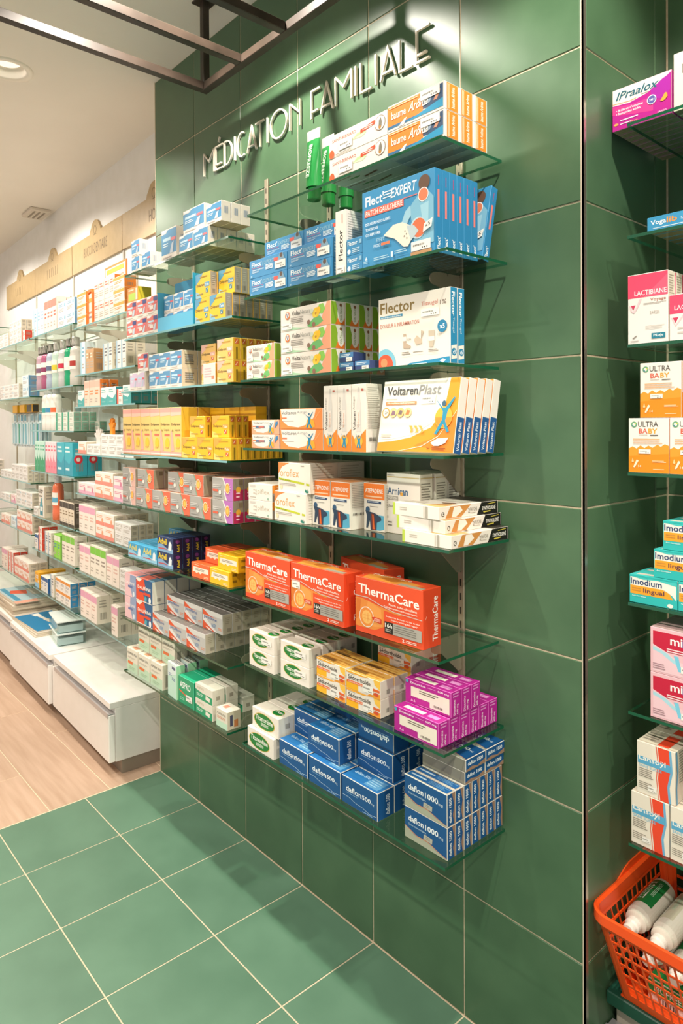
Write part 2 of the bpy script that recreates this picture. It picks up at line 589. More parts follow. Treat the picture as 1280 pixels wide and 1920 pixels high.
# ---------------------------------------------------------------- glass shelves, slotted rails, brackets
GT = 0.006
def glass_shelf(x0, x1, y0, y1, ztop, label, loc=None, rz=0, edge=None, group=None):
    e = edge or M_GEDGE
    b = MB()
    b.box(x0, x1, y0, y1, -GT, 0, e, [M_GLASS, M_GLASS, e, M_GEDGE, M_GEDGE, M_GEDGE])
    o = b.obj('glass_shelf', None, loc or (0, 0, ztop), (0, 0, rz))
    return tag(o, label, 'shelf', group or 'clear glass wall shelves')

ORD = ['top', 'second', 'third', 'fourth', 'fifth', 'sixth', 'seventh', 'bottom']
RZ = [1.919, 1.700, 1.480, 1.2965, 1.114, 0.891, 0.712, 0.490]
LZ = [1.884, 1.661, 1.478, 1.258, 1.080, 0.897, 0.675, 0.487]
RX = [(-.852, -.18), (-.868, -.167), (-.89, -.189), (-.88, -.178), (-.868, -.165), (-.888, -.192), (-.882, -.18), (-.894, -.178)]
LX = [(-1.622, -.946), (-1.63, -.93), (-1.66, -.955), (-1.668, -.961), (-1.675, -.974), (-1.657, -.955), (-1.667, -.966), (-1.657, -.973)]
RY, FYD = -0.012, -0.209
for i in range(8):
    glass_shelf(RX[i][0], RX[i][1], FYD, RY, RZ[i], '%s clear glass shelf of the corner bay on green tiles' % ORD[i])
    glass_shelf(LX[i][0], LX[i][1], FYD, RY, LZ[i], '%s clear glass shelf of the cabinet-side bay on green tiles' % ORD[i], edge=(M_GEDGE2 if i in (1, 2, 3) else None))  # pale front edges: reflected light put into the edge colour

def rail_meshes(hgt):
    b = MB()
    b.bevbox(-0.009, 0.009, -0.006, 0, 0, hgt, 0.0012, [M_RAIL] * 6, M_RAIL)
    s = MB()
    s.box(-0.0016, 0.0016, -0.0063, -0.004, -0.008, 0.008, M_SLOT)
    return b.mesh('upright'), s.mesh('slot')
_rm = rail_meshes(1.72)
RAILS = [(-0.300, 2.115, 'nearest the corner trim'), (-0.755, 2.115, 'second from the corner trim'), (-1.052, 2.115, 'third from the corner trim'), (-1.507, 2.115, 'fourth from the corner trim')]
for x, zt, w in RAILS:
    t = thing('slotted_rail', 'slotted metal wall upright, %s' % w, 'shelf rail', (x, 0, zt - 1.72), 0, 'slotted uprights on green tiles')
    link('upright', _rm[0], t)
    for k in range(53):
        link('slot', _rm[1], t, (0, 0, 0.03 + k * 0.0318))

def bracket_mesh(M_BRKT=M_BRKT):
    pts = [(0, 0), (0, -.085), (-.012, -.085), (-.068, -.034), (-.088, -.03)] + [(-.088 - .0125 * math.sin(a), -.0175 - .0125 * math.cos(a)) for a in [i * PI / 8 for i in range(1, 8)]] + [(-.088, -.004), (-.07, -.001), (-.045, -.001), (-.043, -.008), (-.040, -.001)]
    b = MB()
    for xs_, fl in ((-.0015, 1), (.0015, 0)):
        p = [(xs_, y, z) for y, z in pts]
        b.face(p if fl else p[::-1], M_BRKT)
    n = len(pts)
    for i in range(n):
        j = (i + 1) % n
        b.face([(-.0015, *pts[i]), (.0015, *pts[i]), (.0015, *pts[j]), (-.0015, *pts[j])], M_BRKT)
    return b.mesh('shelf_bracket')
_bm = bracket_mesh()
_bmw = bracket_mesh(M_BRKW)
for i in range(8):
    for zs, xs_, bay in ((RZ, (-.300, -.755), 'corner bay'), (LZ, (-1.052, -1.507), 'cabinet-side bay')):
        for x, sd in zip(xs_, ('near', 'far')):
            o = link('shelf_bracket', _bm, None, (x, -0.0065, zs[i] - GT - 0.0003))
            tag(o, 'grey metal bracket under %s shelf of %s, %s upright' % (ORD[i], bay, sd), 'bracket', 'shelf brackets on green tiles')

# ---------------------------------------------------------------- printed cartons
_TX = {}
def text_geo(s, bold=0.0):
    """letters as flat polygons, scaled to a unit box"""
    k = (s, bold)
    if k in _TX:
        return _TX[k]
    cu_ = bpy.data.curves.new('t', 'FONT')
    cu_.body = s
    cu_.resolution_u = 2
    cu_.fill_mode = 'FRONT'
    cu_.offset = bold
    o = bpy.data.objects.new('t', cu_)
    me = o.to_mesh()
    vs = [(v.co.x, v.co.y) for v in me.vertices]
    fs = [tuple(p.vertices) for p in me.polygons]
    o.to_mesh_clear()
    bpy.data.objects.remove(o)
    bpy.data.curves.remove(cu_)
    x0, x1 = min(v[0] for v in vs), max(v[0] for v in vs)
    y0, y1 = min(v[1] for v in vs), max(v[1] for v in vs)
    vs = [((v[0] - x0) / (x1 - x0), (v[1] - y0) / (y1 - y0)) for v in vs]
    _TX[k] = (vs, fs)
    return _TX[k]

KINDS = {}
NAMES = {}
for _n, _k in (('balm_carton', 'balm'), ('gel_carton', 'bern fsmall fwhite voltas voltal actis actil gelbox'), ('cream_carton', 'fcream titan sed'), ('spray_carton', 'spray'), ('suppository_carton', 'titsq'),
               ('capsule_carton', 'piflex oro ate nuror nurop nurol dalp dalr prof advl advd'), ('tablet_carton', 'navys dios daf5 daf10 effa effb effc effs effr effp blu3 doly dolw dolx dolpale genr geny ipra voga'),
               ('lotion_carton', 'arni'), ('effervescent_carton', 'aspu aspg aspro aspw aspsm'), ('powder_carton', 'lact lacs ultra whit'), ('lozenge_carton', 'imod micro'),
               ('toiletry_carton', 'ora orb tallp palb lowb brn wgr sport teal redw'), ('small_carton', 'smw smw2 smgreen pinko pinkw pinkbox orbl'), ('tall_carton', 'pinkt dark green lime navyw yel elo'), ('toothbrush_carton', 'tbg tbp tbt tbb')):
    for _q in _k.split():
        NAMES[_q] = _n
class Kind:
    """a carton: body mesh, child mesh with the flat print, optional price sticker"""
    def __init__(s, key, w, d, h, base, desc, name='medicine_carton', edge=None, cat='box', b=0.0007):
        s.key, s.w, s.d, s.h, s.desc, s.name, s.cat = key, w, d, h, desc, name, cat
        s.cols = {f: base for f in 'BTFKRL'}
        s.edge, s.b = edge or base, b
        s.pf, s.st = {}, MB()
        s.lay = {}
        s.done = False
        KINDS[key] = s
    def c(s, faces, col):
        for f in faces:
            s.cols[f] = col
        return s
    def dim(s, f):
        return {'F': (s.w, s.h), 'K': (s.w, s.h), 'R': (s.d, s.h), 'L': (s.d, s.h), 'T': (s.w, s.d), 'B': (s.w, s.d)}[f]
    def P(s, f, u, v, o):
        w, d, h = s.w, s.d, s.h
        if f == 'F': return (u * w - w / 2, -d / 2 - o, v * h)
        if f == 'K': return (w / 2 - u * w, d / 2 + o, v * h)
        if f == 'R': return (w / 2 + o, u * d - d / 2, v * h)
        if f == 'L': return (-w / 2 - o, d / 2 - u * d, v * h)
        if f == 'T': return (u * w - w / 2, v * d - d / 2, h + o)
        return (u * w - w / 2, d / 2 - v * d, -o)
    def off(s, f):
        s.lay[f] = s.lay.get(f, 0) + 1
        return 0.00006 + 0.00007 * s.lay[f]
    def p(s, f, pts, col, rough=0.4):
        o = s.off(f)
        s.pf.setdefault(f, MB()).face([s.P(f, min(max(u, .004), .996), min(max(v, .004), .996), o) for u, v in pts], mat(col, rough))
        return s
    def r(s, f, u0, v0, u1, v1, col, sk=0):
        return s.p(f, [(u0, v0), (u1, v0), (u1 + sk, v1), (u0 + sk, v1)], col)
    def e(s, f, cu, cv, ru, col, rv=None, a0=0, a1=360, n=20):
        W, H = s.dim(f)
        rv = rv if rv is not None else ru * W / H
        k = n if a1 - a0 >= 360 else n + 1
        return s.p(f, [(cu + ru * math.cos(math.radians(a0 + (a1 - a0) * i / n)), cv + rv * math.sin(math.radians(a0 + (a1 - a0) * i / n))) for i in range(k)], col)
    def wave(s, f, base, pts, col):
        """fill from v = base up (or down) to a smooth curve through pts"""
        out = []
        for i in range(len(pts) - 1):
            (a, b_), (c, d_) = pts[i], pts[i + 1]
            for k in range(6):
                t = k / 6
                q = t * t * (3 - 2 * t)
                out.append((a + (c - a) * t, b_ + (d_ - b_) * q))
        out.append(pts[-1])
        return s.p(f, [(pts[0][0], base)] + out + [(pts[-1][0], base)], col)
    def curve(s, f, pts, wd, col):
        """thin line through points"""
        for (a, b_), (c, d_) in zip(pts, pts[1:]):
            s.p(f, [(a, b_ - wd / 2), (c, d_ - wd / 2), (c, d_ + wd / 2), (a, b_ + wd / 2)], col)
        return s
    def t(s, f, txt, u, v, w, h, col, b=0.012, rot=0, sh=0.0, tilt=0.0):
        vs, fs = text_geo(txt, b)
        o = s.off(f)
        pts = []
        for x, y in vs:
            if rot == 0:
                uu, vv = u + x * w + sh * y * w, v + y * h + tilt * x
            elif rot == 90:
                uu, vv = u + (1 - y) * w, v + x * h
            else:
                uu, vv = u + y * w, v + (1 - x) * h
            pts.append(s.P(f, uu, vv, o))
        s.pf.setdefault(f, MB()).add(pts, fs, mat(col, 0.4))
        return s
    def l(s, f, u0, v0, u1, v1, n, col, fill=.45, ragged=.25):
        """n rows of print too small to read"""
        rg = random.Random(s.key + f + str(n))
        for i in range(n):
            a = v1 - (v1 - v0) * (i + .15) / n
            hh = (v1 - v0) / n * fill
            s.r(f, u0, a - hh, u1 - (u1 - u0) * ragged * rg.random(), a, col)
        return s
    def bc(s, f, u0, v0, u1, v1, n=9, col='#55514a'):
        """bar code printed straight on the carton"""
        for i in range(n):
            a = u0 + (u1 - u0) * i / n
            s.r(f, a, v0, a + (u1 - u0) / n * (.35 + .3 * ((i * 7) % 3) / 2), v1, col)
        return s
    def s_(s, f, u0, v0, u1, v1, price='8,95'):
        o = .0012
        s.st.face([s.P(f, u0, v0, o), s.P(f, u1, v0, o), s.P(f, u1, v1, o), s.P(f, u0, v1, o)], M_STICK)
        du, dv = u1 - u0, v1 - v0
        for i in range(11):
            a = u0 + du * (.1 + .055 * i)
            s.st.face([s.P(f, a, v0 + dv * .48, o + .0001), s.P(f, a + du * .03, v0 + dv * .48, o + .0001), s.P(f, a + du * .03, v0 + dv * .68, o + .0001), s.P(f, a, v0 + dv * .68, o + .0001)], M_BARC)
        for i in range(3):
            a = u0 + du * (.55 + .12 * i)
            s.st.face([s.P(f, a, v0 + dv * .16, o + .0001), s.P(f, a + du * .06, v0 + dv * .16, o + .0001), s.P(f, a + du * .06, v0 + dv * .3, o + .0001), s.P(f, a, v0 + dv * .3, o + .0001)], M_BARC)
        return s
    def build(s):
        mb_ = MB()
        w, d, h = s.w, s.d, s.h
        ms = [mat(s.cols[f], 0.42) for f in 'BTFKRL']
        mb_.bevbox(-w / 2, w / 2, -d / 2, d / 2, 0, h, s.b, ms, mat(s.edge, 0.4))
        s.body = mb_.mesh(s.name)
        nm = {'F': 'front_print', 'R': 'end_print', 'L': 'end_print', 'T': 'top_print', 'B': 'bottom_print', 'K': 'back_print'}
        s.prints = [(nm[f], m_.mesh(nm[f])) for f, m_ in s.pf.items()]
        s.stick_mesh = s.st.mesh('price_sticker') if s.st.f else None
        s.done = True

USED = {}
def put(key, x, y, z, label, rz=0.0, tilt=0.0, stick=True, group=None, roll=0.0):
    k = KINDS[key]
    if not k.done:
        k.build()
    o = link(NAMES.get(key, k.name), k.body, None, (x, y, z), (tilt, roll, rz))
    tag(o, label, k.cat, group)
    USED[label] = USED.get(label, 0) + 1
    for nm, me in k.prints:
        link(nm, me, o)
    if k.stick_mesh and stick:
        link('price_sticker', k.stick_mesh, o)
    return o

def tier_w(i, n):
    return '' if n == 1 else (('lower', 'upper') if n == 2 else ('bottom', 'middle', 'top') if n == 3 else ('bottom', 'second', 'third', 'top') if n == 4 else ('bottom', 'second', 'third', 'fourth', 'top'))[i]
def col_w(i, n):
    if n == 1: return ''
    if n == 2: return ('left column', 'right column')[i]
    return 'rightmost' if i == n - 1 else ['leftmost', 'second from left', 'third from left', 'fourth from left', 'fifth from left', 'sixth from left'][i]
def dep_w(i, n):
    if n == 1: return ''
    if i == 0: return 'front row'
    if i == n - 1: return 'rear row'
    return ['', 'second', 'third', 'fourth', 'fifth', 'sixth', 'seventh', 'eighth'][i] + ' row'

_rb = random.Random(3)
# cartons buried inside a stack, which nothing shows, are left out ('0')
VIS = {1: '111100', 5: '1110', 42: '111011101110', 48: '101011101111', 49: '111100', 52: '101111111111', 54: '11001111', 59: '1111110011111111', 64: '11111100', 76: '101011', 104: '111011', 105: '1011', 106: '10', 109: '1110', 110: '111111111010', 112: '1110', 118: '1110', 128: '100100100100111111', 130: '10111010', 131: '10111111', 132: '1011', 135: '10', 136: '10', 139: '101100', 142: '1110', 146: '111010111010111111', 148: '1110101011101110', 150: '110100100', 151: '110110111111100100111111', 153: '10', 154: '111111111010'}
NBLOCK = [0]
REC = {}
SHAPE = {}
def block(key, x0, yf, z, where, nx=1, nz=1, ny=1, gx=.0015, gy=.001, rz=0.0, frame=None, extra='', jit=.35, dx_t=0, dy_t=0):
    """cartons in columns (x), tiers (z) and rows (depth); x0, yf: front left corner"""
    k = KINDS[key]
    nb = NBLOCK[0]
    NBLOCK[0] += 1
    SHAPE[nb] = (nx, nz, ny)
    n = -1
    for a in range(nx):
        for c in range(nz):
            for r in range(ny):
                n += 1
                x = x0 + k.w / 2 + a * (k.w + gx) + dx_t * c
                y = yf + k.d / 2 + r * (k.d + gy) + dy_t * c + _rb.uniform(0, .0006)
                j = math.radians(_rb.uniform(-jit, jit)) * min(1, .05 / max(k.w, k.d))
                if nb in VIS and VIS[nb][n:n + 1] == '0':
                    continue
                zz = z + .0003 + c * (k.h + .0004)
                bits = [b_ for b_ in (col_w(a, nx), dep_w(r, ny)) if b_]
                tw = tier_w(c, nz)
                for ds in (k.desc, k.desc.split(' with ')[0], k.desc.split(' and ')[-1]):
                    lab = (tw + ' ' if tw else '') + ds + (' ' + extra if extra else '') + ''.join(', ' + b_ for b_ in bits) + ', ' + where
                    if len(lab.split()) <= 16:
                        break
                X_, Y_, R_ = frame(x, y) if frame else (x, y, 0.0)
                o = put(key, X_, Y_, zz, lab, R_ + rz + j, stick=(r == 0), group=k.desc.split(' with ')[0] + 's, ' + where)
                REC[nb, n] = o.name

# ================================================================ carton kinds
W_, CR, GY = '#e8dfd4', '#e4dccf', '#8f8a82'
# ---- corner bay, top shelf
(Kind('balm', .154, .0445, .054, W_, 'orange and white balm carton')
 .r('F', 0, .2, .64, .94, '#f08425').r('F', .64, .3, .98, .94, '#2b4a6b').r('F', 0, .1, .9, .2, '#2f6d96').p('F', [(.35, .1), (.98, .1), (.98, .42)], '#1c90ba')
 .p('F', [(.70, .45), (.80, .88), (.84, .86), (.76, .45)], '#8fa0b4').p('F', [(.82, .45), (.90, .8), (.94, .75), (.88, .45)], '#c98a6c').p('F', [(.2, .06), (.3, .06), (.36, .3), (.31, .27)], '#f4efe6')
 .t('F', 'baume', .07, .42, .27, .3, '#fff3e2', .015).t('F', 'Arôma', .38, .42, .34, .36, '#fff3e2', .015, sh=.12).r('F', .62, .42, .72, .46, '#fff3e2').r('F', .03, .86, .55, .89, '#ffd9b0')
 .c('R', '#e8dfd4').r('R', .16, .02, .92, .98, '#f0852c').r('R', .22, .05, .26, .95, '#fbe2c6').r('R', .3, .05, .33, .95, '#fbe2c6').t('R', 'baume Arôma', .48, .12, .22, .76, '#fff3e2', .012, rot=90)
 .c('B', '#a8a49e').r('B', 0, .55, 1, 1, '#cdc6bb').s_('F', .60, .62, .93, .93, '6,90'))  # underside tone stands in for light bounced off the floor
(Kind('bern', .189, .044, .0525, W_, 'white herbal gel carton with red lettering')
 .t('F', 'SAINT-BERNARD', .06, .66, .42, .13, '#b8503c', .008).p('F', [(.42, .42), (.5, .6), (.6, .62), (.66, .5), (.6, .38)], '#b9d79a').p('F', [(.42, .42), (.56, .5), (.66, .5), (.58, .38)], '#d5e6bf')
 .p('F', [(.56, .52), (.8, .66), (.8, .82), (.56, .68)], '#d2502f').l('F', .6, .6, .78, .74, 2, '#f4e6dc').e('F', .885, .6, .085, '#7b5d48').e('F', .885, .6, .078, '#efe7dc').p('F', [(.86, .42), (.87, .7), (.9, .82), (.92, .6), (.91, .42)], '#7d776a').e('F', .885, .42, .02, '#b4803a')
 .e('F', .05, .16, .045, '#f0643c', .2).l('F', .12, .06, .45, .12, 1, '#8a8378').s_('F', .18, .22, .42, .58)
 .c('B', '#cdc4b6').p('B', [(.45, .2), (.7, .35), (.7, .5), (.45, .35)], '#7a3d2a').p('B', [(.2, .5), (.3, .6), (.45, .6), (.4, .45)], '#4f7e3f').r('B', .03, .8, .35, .86, '#8c4a38').c('R', '#e9e2d8'))  # underside raised in colour in place of floor bounce
# ---- second shelf
(Kind('fcream', .167, .045, .0475, '#3f8cbd', 'blue relief cream carton')
 .t('F', "Flect'", .07, .62, .27, .26, '#f3f7f8', .016).t('F', 'EXPERT', .36, .62, .3, .2, '#8fb7cc', .01, sh=.05).r('F', .07, .54, .38, .565, '#cf6d8e').t('F', 'CRÈME CHAUFFANTE', .08, .40, .32, .08, '#eef4f6', .01).l('F', .08, .27, .3, .36, 2, '#cfe2ec').l('F', .45, .3, .66, .58, 4, '#e4eff4', .6)
 .r('F', .67, .62, .78, .8, '#e4574b').p('F', [(.76, .55), (.82, .95), (.9, .97), (.96, .55)], '#7d9db2').e('F', .86, .86, .035, '#5f4a3f').r('F', .05, .08, .09, .16, '#9cc6de')
 .c('RL', '#3a84b5').l('R', .2, .2, .8, .8, 4, '#a9cbe0').c('T', '#3f8cbd').c('B', '#3c5f78').s_('F', .70, .2, .97, .6))
(Kind('fwhite', .036, .062, .146, W_, 'tall white carton with upright black lettering')
 .t('F', 'Flector', .3, .22, .4, .48, '#3a3936', .012, rot=90).r('F', .62, .8, .7, .94, '#c77a6a').l('R', .1, .1, .9, .95, 22, '#b9b2a6', .35).s_('F', .15, .03, .85, .14))
(Kind('fsmall', .052, .045, .037, '#3a86b4', 'small blue gel carton')
 .t('F', 'Flector', .08, .6, .6, .26, '#f2f6f7', .014).e('F', .16, .24, .1, '#dfeaf0').l('F', .35, .1, .9, .42, 3, '#bcd6e6').r('F', .8, .6, .95, .85, '#89b7d2'))
(Kind('fbig', .209, .0225, .166, '#3f8fbe', 'large blue pain patch carton', name='patch_carton')
 .t('F', "Flect'", .05, .80, .27, .135, '#f6f8f8', .014).t('F', 'EXPERT', .42, .81, .34, .12, '#f3f6f7', .014, sh=.04)
 .r('F', .33, .905, .47, .917, '#f3f6f7').r('F', .32, .87, .45, .882, '#f3f6f7').r('F', .31, .835, .43, .847, '#f3f6f7')
 .r('F', .04, .66, .6, .755, '#e8705f').t('F', 'PATCH GAULTHERIE', .055, .675, .53, .065, '#fbeee8', .012, sh=.01).r('F', .6, .747, .78, .757, '#e8705f')
 .p('F', [(.60, .30), (.66, .58), (.72, .66), (.78, .72), (.84, .78), (.93, .74), (.99, .66), (.99, .12), (.74, .12), (.72, .36), (.69, .52)], '#7fb6cf')
 .p('F', [(.56, .42), (.62, .58), (.69, .64), (.7, .52), (.64, .42), (.68, .3), (.63, .28)], '#9cc6d8').p('F', [(.82, .6), (.86, .3), (.92, .3), (.93, .62)], '#9ecbdc')
 .p('F', [(.80, .72), (.82, .86), (.90, .86), (.92, .7), (.86, .64)], '#c98f78').e('F', .872, .865, .072, '#6a4f40').e('F', .86, .72, .068, '#f0f4f4').e('F', .86, .72, .06, '#dc7f5b')
 .e('F', .79, .335, .105, '#b9d3dd').e('F', .8, .335, .092, '#d8714c')
 .p('F', [(.32, .36), (.46, .46), (.58, .46), (.68, .4), (.74, .28), (.66, .14), (.6, .15), (.48, .28)], '#e9dfd0').p('F', [(.64, .4), (.74, .38), (.8, .3), (.7, .2)], '#b9c7cc')
 .e('F', .62, .34, .008, '#8d8578').e('F', .64, .30, .008, '#8d8578').e('F', .61, .28, .008, '#8d8578').e('F', .645, .25, .008, '#8d8578')
 .t('F', 'DOULEURS MUSCULAIRES', .06, .545, .36, .036, '#eef4f6', .014).t('F', 'TORTICOLIS', .06, .475, .18, .034, '#eef4f6', .014).t('F', 'COURBATURES', .06, .405, .22, .034, '#eef4f6', .014)
 .t('F', 'EFFET', .22, .3, .12, .045, '#a9cbd9', .006).t('F', 'FROID', .18, .235, .1, .04, '#d5e6ee', .006).r('F', .29, .24, .41, .275, '#e07a4f').l('F', .18, .06, .42, .11, 2, '#a9cbd9').l('F', .48, .08, .66, .13, 2, '#a9cbd9').r('F', .43, .06, .46, .13, '#cfe0e8').p('F', [(.05, .1), (.09, .1), (.07, .145)], '#cfe0e8').l('F', .03, .05, .1, .09, 2, '#a9cbd9').r('F', .70, .004, .97, .05, '#b98d62')
 .p('F', [(.86, .26), (.97, .31), (.985, .41), (.875, .36)], '#f2ece2').t('F', 'x5', .885, .31, .07, .045, '#4c4a46', .01, tilt=.02)
 .c('R', '#2f82b4').t('R', "Flect'", .3, .04, .42, .15, '#f3f7f8', .016, rot=90).r('R', .36, .42, .62, .75, '#e8807a').r('R', .46, .8, .54, .92, '#a9527f').c('T', '#2c77a6').c('B', '#20323f').l('B', .05, .3, .9, .7, 2, '#8fa0a8')
 .s_('F', .70, .06, .95, .175, '16,95'))
# ---- third shelf
for key, w_, d_, h_, ds in (('voltas', .127, .05, .0448, 'small white arnica gel carton with yellow flower'), ('voltal', .196, .0435, .0555, 'long white arnica gel carton with yellow flower')):
    (Kind(key, w_, d_, h_, W_, ds)
     .p('F', [(.004, .3), (.12, .05), (.3, .02), (.55, .02), (.3, .12), (.1, .3)], '#a9cfa8').p('F', [(.93, .996), (.996, .996), (.996, .004), (.6, .004), (.82, .3)], '#eba27c').p('F', [(.55, .1), (.68, .4), (.8, .46), (.86, .2), (.74, .04), (.6, .03)], '#6fb56a').p('F', [(.74, .6), (.78, .92), (.86, .95), (.9, .7), (.84, .5)], '#8cc653')
     .e('F', .73, .62, .06, '#f3c62e').e('F', .70, .55, .045, '#f5d247').e('F', .77, .7, .04, '#f3bd22').e('F', .72, .58, .018, '#c98a1d').e('F', .58, .25, .03, '#8c6a58').e('F', .68, .12, .03, '#9a6a58')
     .e('F', .15, .70, .05, '#d9762f').e('F', .15, .72, .036, '#efe5da').p('F', [(.125, .8), (.145, .8), (.152, .66), (.165, .8), (.18, .8), (.156, .54)], '#6f6a8c')
     .t('F', 'Volta', .24, .66, .17, .2, '#57544f', .014).t('F', 'Natura', .42, .66, .2, .19, '#8d8c84', .0).l('F', .22, .3, .52, .58, 4, '#9a938a').e('F', .645, .7, .03, '#cfd8c6')
     .c('R', '#e9e3d8').p('R', [(.02, .02), (.35, .02), (.55, .5), (.35, .98), (.02, .98)], '#86ab2f').p('R', [(.3, .02), (.98, .02), (.98, .3), (.6, .5)], '#e2752a').e('R', .72, .52, .26, '#efe8dc', .42).t('R', 'Volta Natura', .62, .2, .16, .6, '#7a8a4a', .01, rot=90).e('R', .7, .85, .09, '#8a5a3a')
     .c('T', '#e9e2d6').s_('F', .03, .08, .25, .36))
(Kind('tiss', .203, .0215, .152, W_, 'wide white medicated plaster carton with blue spine', name='patch_carton')
 .t('F', 'Flector', .03, .78, .5, .16, '#8d7440', .014).t('F', 'Tissugel', .62, .79, .22, .075, '#d07a6a', .004).t('F', '1%', .87, .79, .08, .06, '#7a6a5a', .01).r('F', .03, .715, .36, .75, '#3a87ac').t('F', 'DICLOFÉNAC ÉPOLAMINE', .04, .72, .3, .022, '#eef3f4', .01).t('F', 'DOULEUR & INFLAMMATION', .03, .58, .56, .055, '#c77868', .006)
 .e('F', .1, .06, .16, '#7ab8cc', .22, 0, 360, 24).e('F', .1, .04, .12, '#e2573a', .16, 0, 360, 24).e('F', .085, .08, .05, '#f08a5c')
 .p('F', [(.37, .3), (.37, .46), (.41, .46), (.41, .33), (.48, .28), (.46, .25), (.37, .26)], '#b9a48f').p('F', [(.52, .36), (.56, .42), (.62, .36), (.66, .46), (.62, .48), (.63, .3), (.55, .29)], '#c4b29c').p('F', [(.73, .24), (.72, .46), (.8, .46), (.8, .36), (.78, .24)], '#c2b4a0').r('F', .365, .36, .415, .42, '#e9e2d6').r('F', .72, .32, .8, .38, '#e9e2d6')
 .e('F', .90, .5, .062, '#2d7fa8').t('F', 'x5', .868, .465, .065, .065, '#eef3f4', .012).t('F', '12H', .43, .36, .05, .03, '#8a847a', .004).t('F', '12H', .84, .38, .05, .03, '#8a847a', .004).l('F', .35, .16, .48, .21, 2, '#8a847a').l('F', .51, .18, .66, .2, 1, '#8a847a').l('F', .72, .17, .86, .21, 2, '#8a847a')
 .p('F', [(.4, .004), (.46, .045), (.996, .09), (.996, .004)], '#2d8bb4').p('F', [(.87, .04), (.91, .07), (.95, .045), (.91, .015)], '#eef3f4').r('F', .5, .015, .7, .032, '#dcebf0')
 .c('R', '#2a86b2').t('R', 'Flector', .2, .62, .45, .32, '#eef5f7', .02, rot=-90).t('R', 'Tissugel', .3, .4, .3, .2, '#d5e8f0', .0, rot=-90).p('R', [(.1, .05), (.9, .07), (.9, .25), (.1, .23)], '#eae3d8').e('R', .5, .15, .36, '#2a7fa8').t('R', 'x5', .3, .125, .4, .05, '#eef5f7', .015)
 .c('T', '#e6dfd3').s_('F', .62, .66, .86, .76))
(Kind('navys', .048, .04, .022, '#3c4a78', 'small navy and blue tablet carton').r('F', 0, .5, 1, 1, '#4a7fae').l('F', .1, .55, .8, .85, 2, '#dfe8ee').s_('F', .5, .05, .95, .48))
# ---- fourth shelf
for key, w_, d_, h_, ds in (('actis', .122, .05, .037, 'small orange and white gel carton'), ('actil', .168, .05, .0505, 'wide orange and white gel carton')):
    k_ = Kind(key, w_, d_, h_, '#ef8a45' if key == 'actil' else '#f0a27e', ds)
    (k_.p('F', [(.02, .97), (.06, .4), (.2, .15), (.45, .08), (.7, .25), (.82, .6), (.86, .97)], W_)
     .t('F', 'Voltaren', .04 if key == 'actil' else .07, .72, .36, .16, '#5c5a58', .012).t('F', 'Actigo', .42, .72, .24, .16, '#9c9a98', .0).r('F', .05, .5, .17, .58, '#e07a55').l('F', .05, .36, .4, .42, 1, '#9a938a')
     .p('F', [(.62, .1), (.66, .45), (.74, .5), (.82, .4), (.84, .12), (.74, .04)], '#f0a630').p('F', [(.58, .8), (.66, .62), (.72, .6), (.78, .8), (.8, .82), (.74, .55), (.73, .3), (.78, .06), (.74, .06), (.71, .24), (.67, .06), (.64, .08), (.68, .34), (.68, .54)], '#2f7fa2').e('F', .705, .72, .018, '#4a6f88').curve('F', [(.84, .5), (.97, .9)], .02, '#f6c08a'))
    if key == 'actis':
        k_.r('F', .16, .44, .5, .58, '#5a6f8c').r('F', .28, .46, .48, .56, '#c9705f').p('F', [(.86, .4), (.9, .85), (.98, .9), (.98, .7)], '#3a7fae')
    k_.c('R', '#e9e2d8').c('T', '#e6c7a8')
(Kind('spray', .0475, .05, .152, W_, 'tall white spray carton with orange base')
 .p('F', [(.004, .27), (.3, .16), (.996, .34), (.996, .004), (.004, .004)], '#ef8a2f').p('F', [(.36, .3), (.36, .7), (.42, .8), (.42, .9), (.58, .9), (.58, .8), (.66, .7), (.66, .3)], '#d9d2ca').r('F', .44, .88, .56, .95, '#cfc8c0').t('F', 'Voltaren', .12, .32, .17, .28, '#5c5a58', .012, rot=90).t('F', 'Actigo', .12, .62, .15, .2, '#a39c94', .0, rot=90).r('F', .36, .4, .6, .62, '#e6dcd2').t('F', 'Voltaren', .42, .36, .1, .22, '#d99a7a', .01, rot=90)
 .e('F', .5, .16, .28, '#f2b23c', .09).p('F', [(.3, .28), (.46, .2), (.58, .2), (.74, .29), (.6, .17), (.64, .06), (.56, .06), (.5, .12), (.42, .06), (.36, .07), (.44, .16)], '#2f8fb0').e('F', .52, .235, .05, '#35607c').r('F', .7, .9, .85, .93, '#c06a5a')
 .l('R', .1, .34, .85, .95, 20, '#b6afa4', .35).bc('R', .15, .16, .6, .22).c('T', '#ece5da'))
